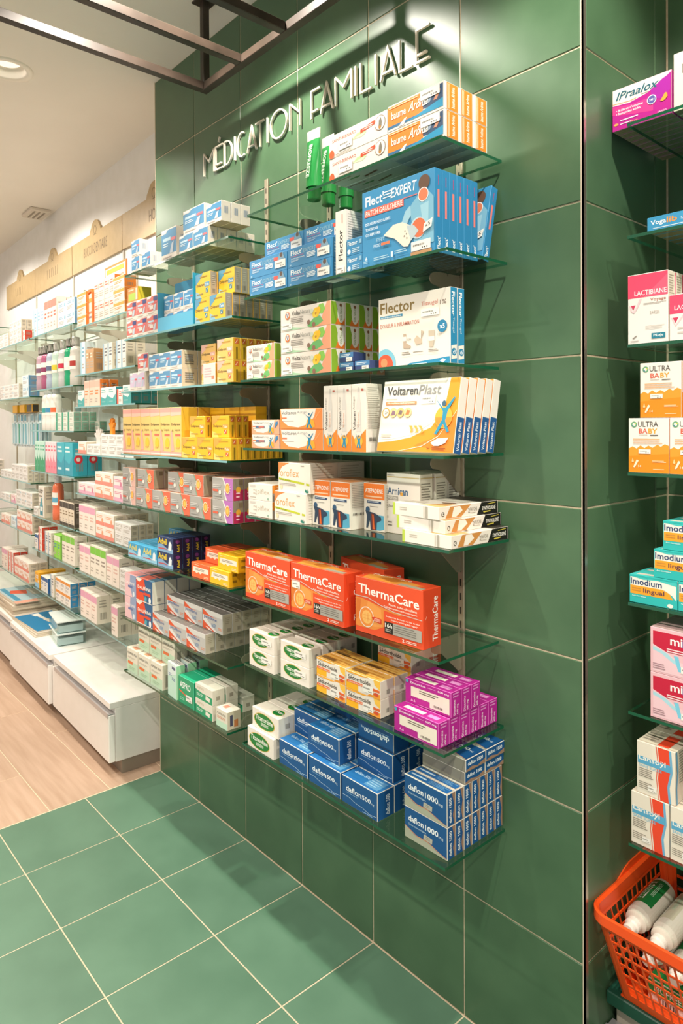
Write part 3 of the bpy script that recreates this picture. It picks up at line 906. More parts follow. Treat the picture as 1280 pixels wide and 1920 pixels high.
(Kind('plast', .213, .0235, .153, W_, 'large white and orange plaster carton', name='patch_carton')
 .p('F', [(.88, .996), (.84, .6), (.7, .34), (.45, .2), (.2, .14), (.004, .12), (.004, .004), (.996, .004), (.996, .996)], '#f0942a').p('F', [(.996, .55), (.9, .4), (.75, .2), (.5, .09), (.996, .004)], '#ee7f2a').curve('F', [(.004, .16), (.2, .18), (.45, .24), (.7, .4), (.84, .66), (.87, .99)], .014, '#fbeedd').curve('F', [(.3, .004), (.6, .08), (.8, .22), (.92, .42), (.99, .56)], .01, '#fbe3c4')
 .t('F', 'Voltaren', .06, .79, .42, .13, '#4f4d4d', .014).t('F', 'Plast', .49, .785, .28, .14, '#8f8d8d', .006, sh=.06).r('F', .06, .655, .48, .70, '#e88a5a').t('F', '1% emplâtre médicamenteux', .08, .664, .38, .028, '#fbeee2', .012).l('F', .06, .725, .26, .745, 1, '#b3aca2')
 .e('F', .075, .545, .052, '#c99a4a').e('F', .075, .545, .04, '#efe5d8').t('F', '12h', .045, .525, .06, .04, '#5a544c', .01)
 .e('F', .18, .545, .05, '#e9c48c').p('F', [(.15, .5), (.17, .58), (.21, .56), (.21, .51)], '#8a6a7a').e('F', .28, .545, .05, '#e9b878').p('F', [(.25, .52), (.27, .58), (.31, .57), (.3, .51)], '#7a6a6a').e('F', .38, .545, .05, '#edc690').p('F', [(.35, .51), (.37, .58), (.41, .57), (.4, .51)], '#b97a4a')
 .e('F', .845, .47, .105, '#f3a93c').e('F', .845, .47, .098, '#f28a34', a0=180, a1=360).p('F', [(.73, .72), (.82, .6), (.86, .6), (.95, .74), (.965, .73), (.89, .56), (.87, .42), (.93, .28), (.90, .27), (.85, .38), (.78, .24), (.75, .25), (.83, .44), (.83, .55)], '#2b8aa8').e('F', .835, .655, .024, '#3c6076', .04)
 .p('F', [(.72, .13), (.8, .19), (.93, .2), (.9, .13), (.82, .09), (.76, .09)], '#e9dfd2').p('F', [(.42, .36), (.45, .3), (.44, .26), (.48, .27), (.46, .36)], '#e5a44a').p('F', [(.48, .36), (.52, .3), (.51, .26), (.55, .27), (.52, .36)], '#e5a44a').p('F', [(.54, .36), (.59, .3), (.58, .26), (.62, .27), (.58, .36)], '#e5a44a').l('F', .05, .19, .2, .24, 2, '#c5bcb0').l('F', .74, .025, .92, .07, 2, '#8a4a20').t('F', '5', .68, .04, .03, .03, '#6a3a1a', .01)
 .c('R', '#e6dfd6').r('R', 0.05, .004, .95, .48, '#24578f').t('R', 'Voltaren Plast', .34, .04, .34, .38, '#e6ecf2', .012, rot=90).c('T', '#e8e0d4').s_('F', .54, .66, .72, .78))
# ---- fifth shelf
(Kind('piflex', .109, .075, .0435, W_, 'white carton with pale beige lettering and orange end')
 .t('F', 'piflex', .4, .3, .5, .4, '#b9ab96', .0).t('F', 'mg', .22, .5, .14, .14, '#a59a8a', .0).t('F', 'mg', .22, .3, .14, .14, '#a59a8a', .0).r('F', .06, .78, .3, .9, '#c9c2ba').l('F', .06, .1, .4, .2, 1, '#b3aba0').e('F', .84, .14, .03, '#8fae9a')
 .c('R', '#9d978c').r('R', .02, .5, .98, .98, '#e58a2c').l('R', .12, .06, .88, .46, 5, '#55534e').l('R', .2, .66, .8, .86, 2, '#f6dfc0').c('T', '#e9e2d4'))
(Kind('oro', .13, .09, .074, W_, 'white carton with orange lettering and lime band')
 .p('F', [(.004, .996), (.004, .6), (.12, .85), (.36, .996)], '#ee8546').t('F', 'oroflex', .06, .52, .6, .27, '#d89a58', .0).p('F', [(.02, .47), (.82, .36), (.82, .29), (.02, .40)], '#bfc531').p('F', [(.88, .35), (.98, .335), (.98, .27), (.88, .28)], '#bfc531').t('F', 'SANS SUCRE', .06, .40, .34, .045, '#6f7a2c', .01, tilt=-.04).l('F', .04, .2, .7, .3, 2, '#a8a094').e('F', .1, .15, .045, '#e0cfa6')
 .p('F', [(.84, .08), (.87, .16), (.89, .1), (.92, .17), (.93, .08), (.96, .12), (.95, .03), (.88, .03)], '#2f7f6c').r('F', .72, .9, .82, .93, '#8a8378').c('R', '#e4dccf').l('R', .1, .1, .9, .9, 9, '#c2b8a8', .3).c('T', '#efe9e0'))
(Kind('ate', .0675, .06, .11, W_, 'white carton with orange top and back-pain figure')
 .r('F', 0, .66, 1, .985, '#ef7b2c').t('F', 'ATEPADENE', .07, .79, .86, .09, '#fbeee2', .016).r('F', .1, .7, .9, .73, '#f8c9a2').r('F', .16, .575, .84, .625, '#35496a').l('F', .2, .585, .8, .615, 1, '#c9d2de').l('F', .3, .49, .74, .52, 1, '#9a938a')
 .p('F', [(.38, .02), (.5, .34), (.96, .34), (.98, .06), (.8, .03)], '#58a9c6').e('F', .2, .44, .1, '#33587a').p('F', [(.08, .42), (.24, .4), (.5, .38), (.62, .36), (.84, .3), (.86, .24), (.64, .18), (.62, .02), (.34, .02), (.3, .22), (.2, .05), (.12, .05), (.16, .3)], '#2b4058').p('F', [(.36, .36), (.5, .36), (.58, .03), (.4, .03)], '#7a3326').p('F', [(.42, .34), (.48, .34), (.53, .04), (.46, .04)], '#e0672c')
 .c('R', '#e9e2d6').l('R', .1, .45, .9, .95, 14, '#b6afa4', .35).bc('R', .15, .3, .8, .35).c('T', '#f0a368'))
(Kind('arni', .101, .041, .135, W_, 'tall white carton with dark blue lettering')
 .t('F', 'Arnican', .03, .64, .62, .13, '#2a557c', .016).r('F', .42, .635, .50, .69, '#e0a13c').r('F', .03, .55, .36, .62, '#a39c92').t('F', 'POTION', .05, .565, .28, .04, '#e9e2d6', .01).t('F', 'chocs', .04, .43, .2, .05, '#6a655c', .0).r('F', .02, .93, .98, .945, '#cdb27c').l('F', .04, .1, .2, .2, 2, '#7a746a').l('F', .03, .955, .3, .975, 1, '#8a8378')
 .c('R', '#e6dfd2').l('R', .1, .1, .9, .86, 18, '#8f887c', .4).r('R', 0, .93, 1, .945, '#cdb27c').c('T', '#ece5d8'))
(Kind('synth', .131, .188, .0262, W_, 'flat white and black warming patch carton', name='patch_carton', edge='#e6dfd4')
 .p('R', [(.10, .06), (.18, .94), (.52, .94), (.36, .06)], '#c98a48').p('R', [(.20, .1), (.24, .9), (.34, .9), (.38, .55), (.27, .1)], '#efe7da').p('R', [(.62, .01), (.70, .99), (.99, .99), (.99, .01)], '#1d1b18').t('R', 'SYNTHOLKINÉ', .71, .34, .24, .38, '#f1ece2', .016, sh=.01).p('R', [(.73, .24), (.86, .28), (.86, .2), (.74, .14)], '#cdbb4a').p('R', [(.8, .82), (.95, .9), (.95, .84), (.81, .78)], '#cdbb4a')
 .t('R', '2', .47, .3, .03, .36, '#8f8678', .0).t('R', 'PATCHS', .505, .4, .12, .3, '#8f8678', .002).l('R', .5, .22, .62, .3, 1, '#a59c8e').e('R', .06, .42, .024, '#26241f').e('R', .06, .42, .016, '#efe7da').e('R', .066, .44, .008, '#26241f')
 .r('F', 0, 0, .06, 1, '#b7cc4e').l('F', .16, .4, .34, .7, 2, '#b8b0a2').r('F', .68, .05, .7, .95, '#c9c1b2').r('F', .72, .05, .77, .95, '#a9a294')
 .p('T', [(.55, .0), (.75, .3), (.996, .3), (.996, .0)], '#d9a56a').p('T', [(.6, .35), (.8, .42), (.9, .38), (.7, .3)], '#7d4f24').r('T', .0, .72, 1, 1, '#37332c').p('T', [(.1, .1), (.5, .15), (.4, .3), (.1, .25)], '#d8cfbf'))
# ---- sixth shelf
(Kind('therma', .2, .058, .1235, '#e4502a', 'red-orange heat patch carton', name='patch_carton')
 .p('F', [(.004, .62), (.1, .625), (.3, .57), (.5, .52), (.7, .52), (.7, .47), (.44, .5), (.44, .2), (.3, .1), (.004, .1)], '#e58a3c').p('F', [(.12, .14), (.2, .6), (.3, .56), (.4, .5), (.42, .2), (.3, .16)], '#eb9a4c').p('F', [(.004, .2), (.02, .6), (.09, .6), (.07, .3)], '#d9742f')
 .t('F', 'ThermaCare', .05, .72, .9, .17, '#fbf3ea', .016, tilt=-.06).t('F', 'Patch auto-chauffant', .52, .61, .4, .04, '#fbe9dc', .012, tilt=-.02).t('F', 'Zelfverwarmende kompressen', .44, .55, .48, .04, '#fbe9dc', .012, tilt=-.02).p('F', [(.004, .66), (.2, .665), (.4, .58), (.6, .52), (.99, .5), (.99, .488), (.6, .506), (.4, .566), (.2, .65), (.004, .645)], '#c9c2b8')
 .e('F', .18, .3, .115, '#e9ded0').e('F', .18, .3, .105, '#e58a3c').e('F', .185, .3, .075, '#efb765').r('F', .13, .33, .24, .336, '#e58a3c').r('F', .13, .27, .24, .276, '#e58a3c').r('F', .155, .22, .16, .38, '#e58a3c').r('F', .2, .22, .205, .38, '#e58a3c').p('F', [(.26, .32), (.3, .34), (.41, .33), (.41, .24), (.3, .26)], '#d43d20').l('F', .3, .26, .4, .32, 3, '#f3cbb6')
 .t('F', 'Soulage les douleurs du bas du dos', .48, .395, .48, .034, '#fbe9dc', .012).t('F', 'Pijnverlichting bij rugpijn', .56, .345, .38, .034, '#fbe9dc', .012).r('F', .46, .12, .985, .32, '#a9a49b').r('F', .46, .12, .585, .32, '#2b2823').t('F', '16h', .468, .22, .105, .075, '#f4efe6', .014).l('F', .475, .14, .57, .2, 2, '#b8b2a8').l('F', .6, .15, .96, .3, 4, '#6f6a62', .3)
 .t('F', '2', .72, .045, .03, .05, '#fbf3ea', .01).l('F', .77, .04, .95, .09, 2, '#f6d9c8')
 .c('R', '#de4522').t('R', 'ThermaCare', .52, .1, .3, .76, '#fbf3ea', .016, rot=90).curve('R', [(.12, .02), (.12, .5), (.22, .56), (.22, .98)], .012, '#f3c9b2').c('T', '#da4a26').p('T', [(.1, .05), (.7, .05), (.9, .5), (.3, .9), (.05, .6)], '#d98a3a').t('T', 'ThermaCare', .06, .68, .6, .2, '#f3d9c4', .012).r('T', .62, .04, .97, .3, '#a39a86').p('T', [(.3, .4), (.5, .2), (.6, .6), (.4, .8)], '#b96a26').s_('F', .03, .5, .19, .64, '9,90'))
# ---- seventh shelf
def oval(k, f, cu, cv, ru, rv, txt, sub=True):
    k.e(f, cu, cv, ru, '#d9b04a', rv, n=26).e(f, cu, cv, ru * .95, '#1c7a35', rv * .93, n=26).t(f, txt, cu - ru * .82, cv - rv * .05, ru * 1.64, rv * .62, '#f4f1e8', .014)
    if sub:
        k.l(f, cu - ru * .3, cv - rv * .6, cu + ru * .6, cv - rv * .2, 3, '#dfe9d6', .5)
    return k
k_ = Kind('titan', .113, .038, .0475, W_, 'white cream carton with green oval')
oval(k_, 'F', .45, .55, .34, .36, 'Titanoréine')
oval(k_, 'T', .76, .5, .17, .36, 'Titan', False)
k_.c('R', '#e2d9cb').bc('R', .5, .4, .8, .65, 5).c('T', '#dcd3c5').s_('F', .52, .42, .9, .74)
k_ = Kind('titsq', .119, .05, .053, W_, 'white suppository carton with green oval')
oval(k_, 'F', .46, .48, .4, .40, 'Titanoréine')
oval(k_, 'T', .72, .5, .17, .3, 'Titan', False)
k_.c('R', '#e2d9cb').bc('R', .45, .4, .75, .65, 5).c('T', '#e4dccf')
(Kind('sed', .108, .044, .0405, W_, 'yellow, orange and white cream carton')
 .r('F', 0, 0, .36, .4, '#f2b01f').p('F', [(.004, .996), (.004, .9), (.5, .9), (.7, .996)], '#f0a730').p('F', [(.8, .996), (.84, .7), (.996, .5), (.996, .996)], '#f5bf4a').p('F', [(.62, .004), (.75, .2), (.996, .3), (.996, .004)], '#ef9a32').r('F', .02, .36, .98, .5, '#e2642c').t('F', 'CRISE HÉMORROÏDAIRE', .06, .385, .72, .085, '#fbe9d6', .006).t('F', 'Sédorrhoïde', .06, .56, .66, .24, '#45403a', .012).l('F', .06, .84, .3, .88, 1, '#8a8378').e('F', .88, .22, .07, '#d24f2f', .1)
 .c('R', '#e0d6c6').bc('R', .4, .2, .7, .45, 5).c('T', '#e9b65c').l('T', .05, .1, .9, .9, 3, '#d08a34', .3).r('T', .05, .2, .5, .5, '#8a6230').c('L', '#e9e2d6').s_('F', .5, .14, .8, .56))
(Kind('dios', .122, .0315, .0515, '#b3208f', 'magenta tablet carton marked 600 mg', edge='#d672bd')
 .t('F', 'Diosmine', .12, .83, .34, .085, '#fbeaf6', .014).l('F', .5, .85, .68, .89, 1, '#e3a6d4').t('F', '600 mg', .72, .815, .24, .1, '#fbeaf6', .014).p('F', [(.13, .72), (.97, .72), (.97, .1), (.55, .1), (.55, .32), (.13, .32)], '#e9ded0').l('F', .32, .5, .74, .66, 2, '#6a625a').bc('F', .62, .18, .84, .27, 10).e('F', .05, .9, .03, '#4aa3bd').p('F', [(.13, .12), (.16, .24), (.19, .12), (.22, .24), (.24, .12)], '#e3a6d4').l('F', .3, .04, .7, .08, 1, '#e3a6d4')
 .t('R', 'Diosmine', .25, .06, .2, .6, '#f7dcef', .016, rot=90).t('R', '600 mg', .58, .06, .2, .4, '#f7dcef', .016, rot=90).l('R', .2, .72, .85, .95, 2, '#d98cc8').l('T', .15, .3, .6, .75, 1, '#eadfd2', .9, .0).r('T', .68, .3, .9, .7, '#d98cc8').c('T', '#a81f86'))
# ---- bottom shelf
(Kind('daf5', .117, .052, .0625, '#19528a', 'navy carton marked 500', edge='#c9c4bb', b=.0013)
 .t('F', 'daflon', .12, .50, .44, .2, '#eef3f7', .016).t('F', '500', .58, .5, .24, .16, '#eef3f7', .014).t('F', 'mg', .83, .47, .08, .08, '#cfe0ee', .0).r('F', .12, .44, .45, .455, '#8ab5d8').curve('F', [(.02, .3), (.2, .3), (.4, .22), (.6, .2), (.8, .12), (.98, .16)], .014, '#bcd6ea').l('F', .6, .05, .92, .1, 1, '#9cc4e0')
 .t('R', 'daflon 500', .5, .1, .24, .72, '#e6eef4', .016, rot=90).t('T', 'daflon 500', .1, .55, .42, .2, '#b9d5ea', .01).r('T', .55, .15, .92, .85, '#5a93bf').l('T', .58, .2, .88, .8, 4, '#a3c6de', .3).c('T', '#246aa6'))
(Kind('daf10', .116, .0255, .066, '#19528a', 'navy and silver carton marked 1000', edge='#cdc8be', b=.0012)
 .wave('F', .01, [(.01, .36), (.3, .2), (.55, .22), (.8, .1), (.99, .04)], '#a8ab98').p('F', [(.004, .36), (.3, .2), (.55, .22), (.8, .1), (.99, .04), (.99, .055), (.8, .125), (.55, .25), (.3, .23), (.004, .39)], '#c98a6a')
 .t('F', 'daflon', .1, .58, .36, .19, '#f2f6f9', .016).t('F', '1000', .5, .56, .3, .18, '#f2f6f9', .016).t('F', 'mg', .81, .53, .1, .09, '#dce9f2', .0).t('F', 'Crise hémorroïdaire', .1, .45, .42, .06, '#bcd6ea', .008).p('F', [(.46, .26), (.66, .24), (.67, .4), (.47, .42)], '#b4b1a4').l('F', .5, .28, .64, .38, 2, '#8a877c')
 .p('R', [(.6, .98), (.98, .98), (.98, .02), (.85, .02), (.7, .3), (.86, .6)], '#9b7a66').t('R', 'daflon 1000', .24, .1, .3, .76, '#eaf1f6', .018, rot=90).c('T', '#b9b2a2').r('T', .03, .15, .97, .85, '#1f62a0').l('T', .5, .25, .95, .75, 3, '#6f9cc0', .4).l('T', .08, .35, .45, .65, 1, '#b9d0e2', .6))
k_ = KINDS['daf10']
k_.c('K', '#c4bfae').c('B', '#8f8a7c').l('K', .1, .2, .9, .8, 6, '#a39d8c', .3)

# ================================================================ corner bay contents
S = {i: '%s corner-bay shelf' % ORD[i] for i in range(8)}
def zt(i): return RZ[i]
# top shelf
block('balm', -.333, -.2, zt(0), S[0], 1, 2, 3)
block('bern', -.524, -.2, zt(0), S[0], 1, 2, 3)
def ointment_tube(x, y, z, label, rz):
    t = thing('ointment_tube', label, 'tube', (x, y, z), rz, 'green gel tubes on the top corner-bay shelf')
    gm, gd, wm = mat('#2f9a4d', 0.28), mat('#1c8a3c', 0.25), mat('#e9dfd4', 0.4)
    b = MB()
    b.lathe([(.0, 0), (.0165, 0), (.0175, .002), (.0175, .026), (.0165, .03)], gd, 24)
    b.obj('cap', t, smooth=False)
    b = MB()
    n = 24
    rings = []
    for h_, f in ((.03, 0.0), (.05, .05), (.09, .3), (.125, .62), (.15, .85), (.176, 1.0)):
        ring = []
        for i in range(n):
            a = 2 * PI * i / n
            rx = .0205 + .0045 * f
            ry = .0205 * (1 - f) + .0012 * f
            ring.append((rx * math.cos(a), ry * math.sin(a), h_))
        rings.append(ring)
    for k in range(len(rings) - 1):
        for i in range(n):
            j = (i + 1) % n
            b.face([rings[k][i], rings[k][j], rings[k + 1][j], rings[k + 1][i]], gm if k < 4 else wm)
    b.face(rings[-1], wm)
    b.obj('tube_body', t)
    p = MB()
    vs, fs = text_geo('BIOFREEZE', .02)
    pts = []
    for u, v in vs:
        zz = .052 + (1 - u) * .085
        f = min(1, max(0, (zz - .05) / .115))
        ry = .0205 * (1 - f) + .0012 * f
        xx = -.006 + v * .012
        pts.append((xx, -ry - .0022 - .0012 * (1 - abs(f - .5) * 2), zz))
    p.add(pts, fs, mat('#e6efe2', 0.4))
    p.obj('printed_lettering', t)
ointment_tube(-.643, -.149, zt(0), 'front green gel tube in the row beside the white herbal cartons', 0.05)
ointment_tube(-.650, -.096, zt(0), 'middle green gel tube of the row beside the white herbal cartons', -0.03)
ointment_tube(-.643, -.042, zt(0), 'rear green gel tube close to the tiles behind the other two', 0.1)
# second shelf
block('fcream', -.857, -.2, zt(1), S[1], 2, 2, 2, gx=.004)
block('fcream', -.822, -.175, zt(1) + .0958, S[1], 2, 1, 1, gx=.002, extra='on top of the stack')
block('fwhite', -.504, -.2, zt(1), S[1], 1, 1, 1)
block('fsmall', -.466, -.2, zt(1), S[1], 1, 2, 2)
for i in range(6):
    put('fbig', -.309, -.2 + .01125 + i * .0229, zt(1) + .0003, 'large blue pain patch carton, %s upright from the front, second corner-bay shelf' % ['first', 'second', 'third', 'fourth', 'fifth', 'sixth'][i], stick=(i == 0), group='blue patch cartons, second corner-bay shelf')
put('fbig', -.300, -.0495, zt(1) + .0026, 'large blue pain patch carton leaning against tiles behind the upright ones', tilt=math.radians(-12), stick=False, group='blue patch cartons, second corner-bay shelf')
# third shelf
block('voltas', -.874, -.2, zt(2), S[2], 1, 2, 2)
block('voltal', -.718, -.2, zt(2), S[2], 1, 3, 4)
block('navys', -.5155, -.18, zt(2), S[2], 2, 1, 1, gx=.006)
block('navys', -.5155, -.18, zt(2) + .0225, S[2], 1, 1, 1, extra='lying on another')
block('tiss', -.3925, -.172, zt(2), S[2], 1, 1, 2)
# fourth shelf
block('actis', -.852, -.2, zt(3), S[3], 1, 2, 2)
block('actil', -.723, -.2, zt(3), S[3], 1, 2, 2)
block('spray', -.550, -.2, zt(3), S[3], 3, 1, 1, gx=.0012)
for i in range(5):
    put('plast', -.2735, -.181 + i * .0268, zt(3) + .0027, 'large white and orange plaster carton, %s in the leaning row, fourth corner-bay shelf' % ['first', 'second', 'third', 'fourth', 'fifth'][i], tilt=math.radians(-10), stick=(i == 0), group='leaning plaster cartons')
# fifth shelf
block('piflex', -.871, -.199, zt(4), S[4], 1, 2, 2)
block('oro', -.752, -.198, zt(4), S[4], 1, 2, 2, dy_t=.004, dx_t=.012)
block('ate', -.6195, -.180, zt(4), S[4], 2, 1, 2, gx=.003)
block('ate', -.470, -.147, zt(4), S[4], 1, 1, 2, extra='standing apart')
block('arni', -.4055, -.137, zt(4), S[4], 1, 1, 1, extra='at the front')
block('arni', -.4035, -.089, zt(4), S[4], 1, 1, 2, extra='behind the first')
for i, (dx, dy, rz_) in enumerate(((0, 0, 0), (-.022, .006, .6), (-.03, .004, -1.6))):
    put('synth', -.2335 + dx, -.1045 + dy, zt(4) + .0003 + i * .0266, '%s flat white and black warming patch carton of the stack, fifth corner-bay shelf' % ['lowest', 'middle', 'topmost'][i], rz=math.radians(rz_), group='flat patch cartons on the fifth corner-bay shelf')
# sixth shelf
put('therma', -.786, -.171, zt(5) + .0003, 'red-orange heat patch carton at the far end, sixth corner-bay shelf', group='heat patch cartons', stick=False)
put('therma', -.583, -.170, zt(5) + .0003, 'middle red-orange heat patch carton with a white price sticker', group='heat patch cartons')
put('therma', -.358, -.155, zt(5) + .0003, 'red-orange heat patch carton nearest the corner trim, half over the shelf edge', rz=math.radians(1.5), group='heat patch cartons', stick=False)
put('therma', -.545, -.052, zt(5) + .0003, 'red-orange heat patch carton turned askew behind the other three', rz=math.radians(-11), group='heat patch cartons', stick=False)
# seventh shelf
block('titan', -.864, -.204, zt(6), S[6], 1, 2, 4, extra='at shelf end')
block('titan', -.732, -.196, zt(6), S[6], 1, 2, 1, rz=math.radians(1.5), extra='in the front pair')
block('titan', -.735, -.148, zt(6), S[6], 1, 2, 3, extra='behind the front pair')
block('sed', -.6005, -.186, zt(6), S[6], 1, 2, 2, rz=math.radians(-1.5), extra='turned slightly')
block('sed', -.4875, -.188, zt(6), S[6], 1, 2, 2, rz=math.radians(2), extra='in the front stack')
block('sed', -.482, -.093, zt(6), S[6], 1, 3, 2, extra='in the rear stack')
block('dios', -.3235, -.2, zt(6), S[6], 1, 1, 6, extra='in the lower layer')
block('dios', -.3215, -.166, zt(6) + .0522, S[6], 1, 1, 3, extra='in the upper layer', rz=math.radians(2))
# bottom shelf
block('titsq', -.873, -.206, zt(7), S[7], 1, 1, 4, extra='in the lower layer')
block('titsq', -.862, -.197, zt(7) + .0537, S[7], 1, 1, 3, extra='in the upper layer')
block('daf5', -.736, -.2, zt(7), S[7], 3, 1, 3, gx=.0045, extra='in the lowest layer')
block('daf5', -.742, -.147, zt(7) + .0632, S[7], 1, 1, 2, extra='in the second layer beside white cartons')
block('daf5', -.639, -.183, zt(7) + .0632, S[7], 1, 1, 2, extra='in the second layer, foremost')
block('daf5', -.5, -.145, zt(7) + .0632, S[7], 1, 1, 2, extra='in the second layer by purple cartons')
block('daf5', -.6475, -.088, zt(7) + .1264, S[7], 1, 1, 1, extra='in the third layer')
o_ = put('daf5', -.445, -.112, zt(7) + .1264 + .0625, 'navy blue tablet carton upside down under the purple cartons', roll=PI, group='navy blue tablet cartons')
block('daf10', -.3045, -.190, zt(7), S[7], 1, 2, 7, gy=.0008)
def flat10(x, y, z, label):
    """lying on its back: front face up, the printed end toward the room corner"""
    o = put('daf10', x, y, z, label, tilt=math.radians(-90), group='cartons lying flat on the marked 1000 stack')
    return o
for a in range(2):
    for c in range(2):
        flat10(-.246 + .002 * c, -.134 + a * .067, zt(7) + .1333 + .01275 + c * .0259, '%s navy and silver carton lying flat, %s pair on the stack marked 1000' % (('lower', 'upper')[c], ('front', 'rear')[a]))

# ================================================================ cabinet-side bay: kinds
def eff(key, w, d, h, desc, col='#3f8dbb'):
    k = Kind(key, w, d, h, W_, desc)
    k.p('F', [(.004, .86), (.3, .86), (.42, .96), (.996, .96), (.996, .2), (.004, .2)], col).p('F', [(.03, .88), (.26, .88), (.36, .97), (.03, .97)], '#e9eef0').r('F', .1, .62, .62, .72, '#b9d8e8').l('F', .1, .42, .5, .56, 2, '#d6e8f0').r('F', .66, .58, .95, .68, '#e06a72').p('F', [(.55, .2), (.7, .5), (.84, .56), (.76, .2)], '#c3d0de')
    k.l('F', .1, .05, .7, .13, 1, '#b8a9a0').c('R', '#e6dccf').bc('R', .3, .4, .7, .75, 6, '#7d93b0').c('T', '#4d94bd').c('B', '#b3a794')
    return k
eff('effa', .084, .032, .058, 'blue and white tablet carton')
eff('effb', .1, .05, .1, 'large blue and white carton')
eff('effc', .126, .045, .073, 'wide blue and white carton on the stack')
eff('effs', .062, .032, .056, 'small blue and white carton', '#4a93c4')
eff('effr', .078, .045, .063, 'coral and white tablet carton', '#d9746c').r('F', .6, .72, .95, .92, '#3f4f86').r('F', .25, .3, .6, .5, '#e9d9cf')
eff('effp', .057, .045, .062, 'pale lilac and white carton', '#d6c3d9')
eff('blu3', .0735, .055, .057, 'steel blue and white carton', '#5f93b8').c('R', '#d9c9ae').l('R', .2, .2, .8, .8, 5, '#8a8272')
def doli(key, w, d, h, desc, base, c2, c3, end, endmark):
    k = Kind(key, w, d, h, base, desc)
    k.p('F', [(.004, .996), (.004, .55), (.3, .75), (.5, .996)], c2).p('F', [(.004, .004), (.004, .3), (.25, .2), (.4, .004)], c3).t('F', 'Doliprane', .08, .44, .52, .15, '#4a4436', .012).r('F', .62, .42, .95, .6, c2 if c2 != '#e9e4da' else '#d9705c').t('F', 'Tabs', .66, .45, .24, .11, '#f4efe4', .01).r('F', .7, .18, .86, .36, endmark).curve('F', [(.73, .2), (.83, .34)], .04, '#f4efe4').l('F', .1, .1, .6, .2, 1, '#a08a4a').l('F', .3, .8, .9, .88, 1, '#b08a2a')
    k.c('R', end)
    if end == '#9f978a':
        k.bc('R', .25, .12, .75, .3, 5, '#6a645a').l('R', .25, .45, .75, .85, 5, '#b3ab9c')
    else:
        k.r('R', .22, .72, .78, .95, '#c0622a').curve('R', [(.35, .76), (.65, .91)], .03, '#f4e9d0').l('R', .4, .1, .65, .66, 1, '#7a6418', .95, 0)
    k.c('T', base).c('B', '#8f8450')
    return k
doli('doly', .0845, .0225, .073, 'yellow and blue tablet carton', '#f2bf30', '#5b9cbd', '#8fbcd0', '#9f978a', '#2f8098')
doli('dolw', .084, .0235, .062, 'yellow and pink tablet carton', '#eebf6a', '#eab7a4', '#f0cf9a', '#c9a028', '#cf6a4a')
doli('dolx', .092, .0215, .063, 'golden yellow tablet carton', '#f2b82c', '#f0a44a', '#f5cf74', '#cfa52a', '#cf6238')
(Kind('dolpale', .068, .03, .06, '#e6d3cc', 'pale pink faded tablet carton').l('F', .1, .3, .8, .8, 4, '#cdb4b4').r('F', .7, .25, .9, .4, '#d88a6a').c('R', '#d9a53a'))
(Kind('liq', .0702, .058, .157, '#f0c878', 'tall yellow and pink syrup carton', name='syrup_carton')
 .r('F', 0, .9, 1, .99, '#eda69a').p('F', [(.004, .9), (.996, .9), (.996, .84), (.004, .82)], '#efc3ae').r('F', 0, .01, 1, .1, '#e7a99c').r('F', 0, .035, 1, .06, '#f1e3d6').p('F', [(.004, .1), (.35, .12), (.15, .5), (.004, .55)], '#ecae9e').t('F', 'Doliprane', .08, .62, .84, .06, '#5a5238', .012).t('F', 'Liquiz', .4, .51, .5, .055, '#6a5f3a', .006).r('F', .44, .42, .92, .46, '#d9705c').e('F', .7, .27, .2, '#f2c23a', .11).p('F', [(.12, .5), (.2, .56), (.28, .5), (.26, .5), (.2, .54), (.14, .5)], '#5a5238').l('F', .5, .15, .9, .2, 1, '#d9a85c').c('R', '#e9b93c').c('T', '#eeb5a4'))
(Kind('tally', .083, .04, .154, '#e6ac20', 'tall plain amber yellow carton', name='syrup_carton').l('F', .1, .35, .9, .36, 1, '#d29a18').r('T', .1, .2, .9, .8, '#dca21c'))
def nuro(key, w, desc, c, ring):
    k = Kind(key, w, .036, .0635, '#a9a59f', desc)
    k.p('F', [(.55, .996), (.7, .6), (.6, .4), (.72, .004), (.996, .004), (.996, .996)], c).p('F', [(.5, .996), (.55, .996), (.7, .6), (.6, .4), (.72, .004), (.66, .004), (.56, .4), (.65, .6)], '#e9e2d8' if ring else '#7fa287')
    for a in range(12):
        x_, y_ = math.cos(a * PI / 6), math.sin(a * PI / 6)
        k.curve('F', [(.76 + .1 * x_, .55 + .19 * y_), (.76 + .15 * x_ + .001, .55 + .27 * y_)], .02, '#f0e2d8')
    k.e('F', .76, .55, .11, '#efd9b8', .25).e('F', .76, .55, .09, '#e6913a', .21).e('F', .76, .55, .06, '#f2bb5c', .14).r('F', .04, .36, .3, .46, '#d9644a').l('F', .04, .52, .48, .7, 2, '#c9c5bf').l('F', .06, .1, .5, .16, 1, '#7f7b75').e('F', .4, .34, .06, '#e4ddd3', .1)
    k.c('R', '#a2917a').r('R', .55, .7, .9, .92, '#7a6a54').c('T', '#c58a72').c('B', '#8a8272')
    return k
nuro('nuror', .1235, 'silver-coral capsule carton with orange sun', '#df6a4c', 0)
nuro('nurop', .11, 'silver and purple capsule carton with orange sun', '#b66fb4', 1).c('R', '#8a7f6c').r('R', .05, .02, .95, .5, '#b02a55').e('R', .5, .5, .22, '#e0a43c', .14).l('R', .3, .1, .7, .4, 2, '#f0c8d4')
nuro('nurol', .106, 'faded silver capsule carton with small sun', '#e0b3a6', 1)
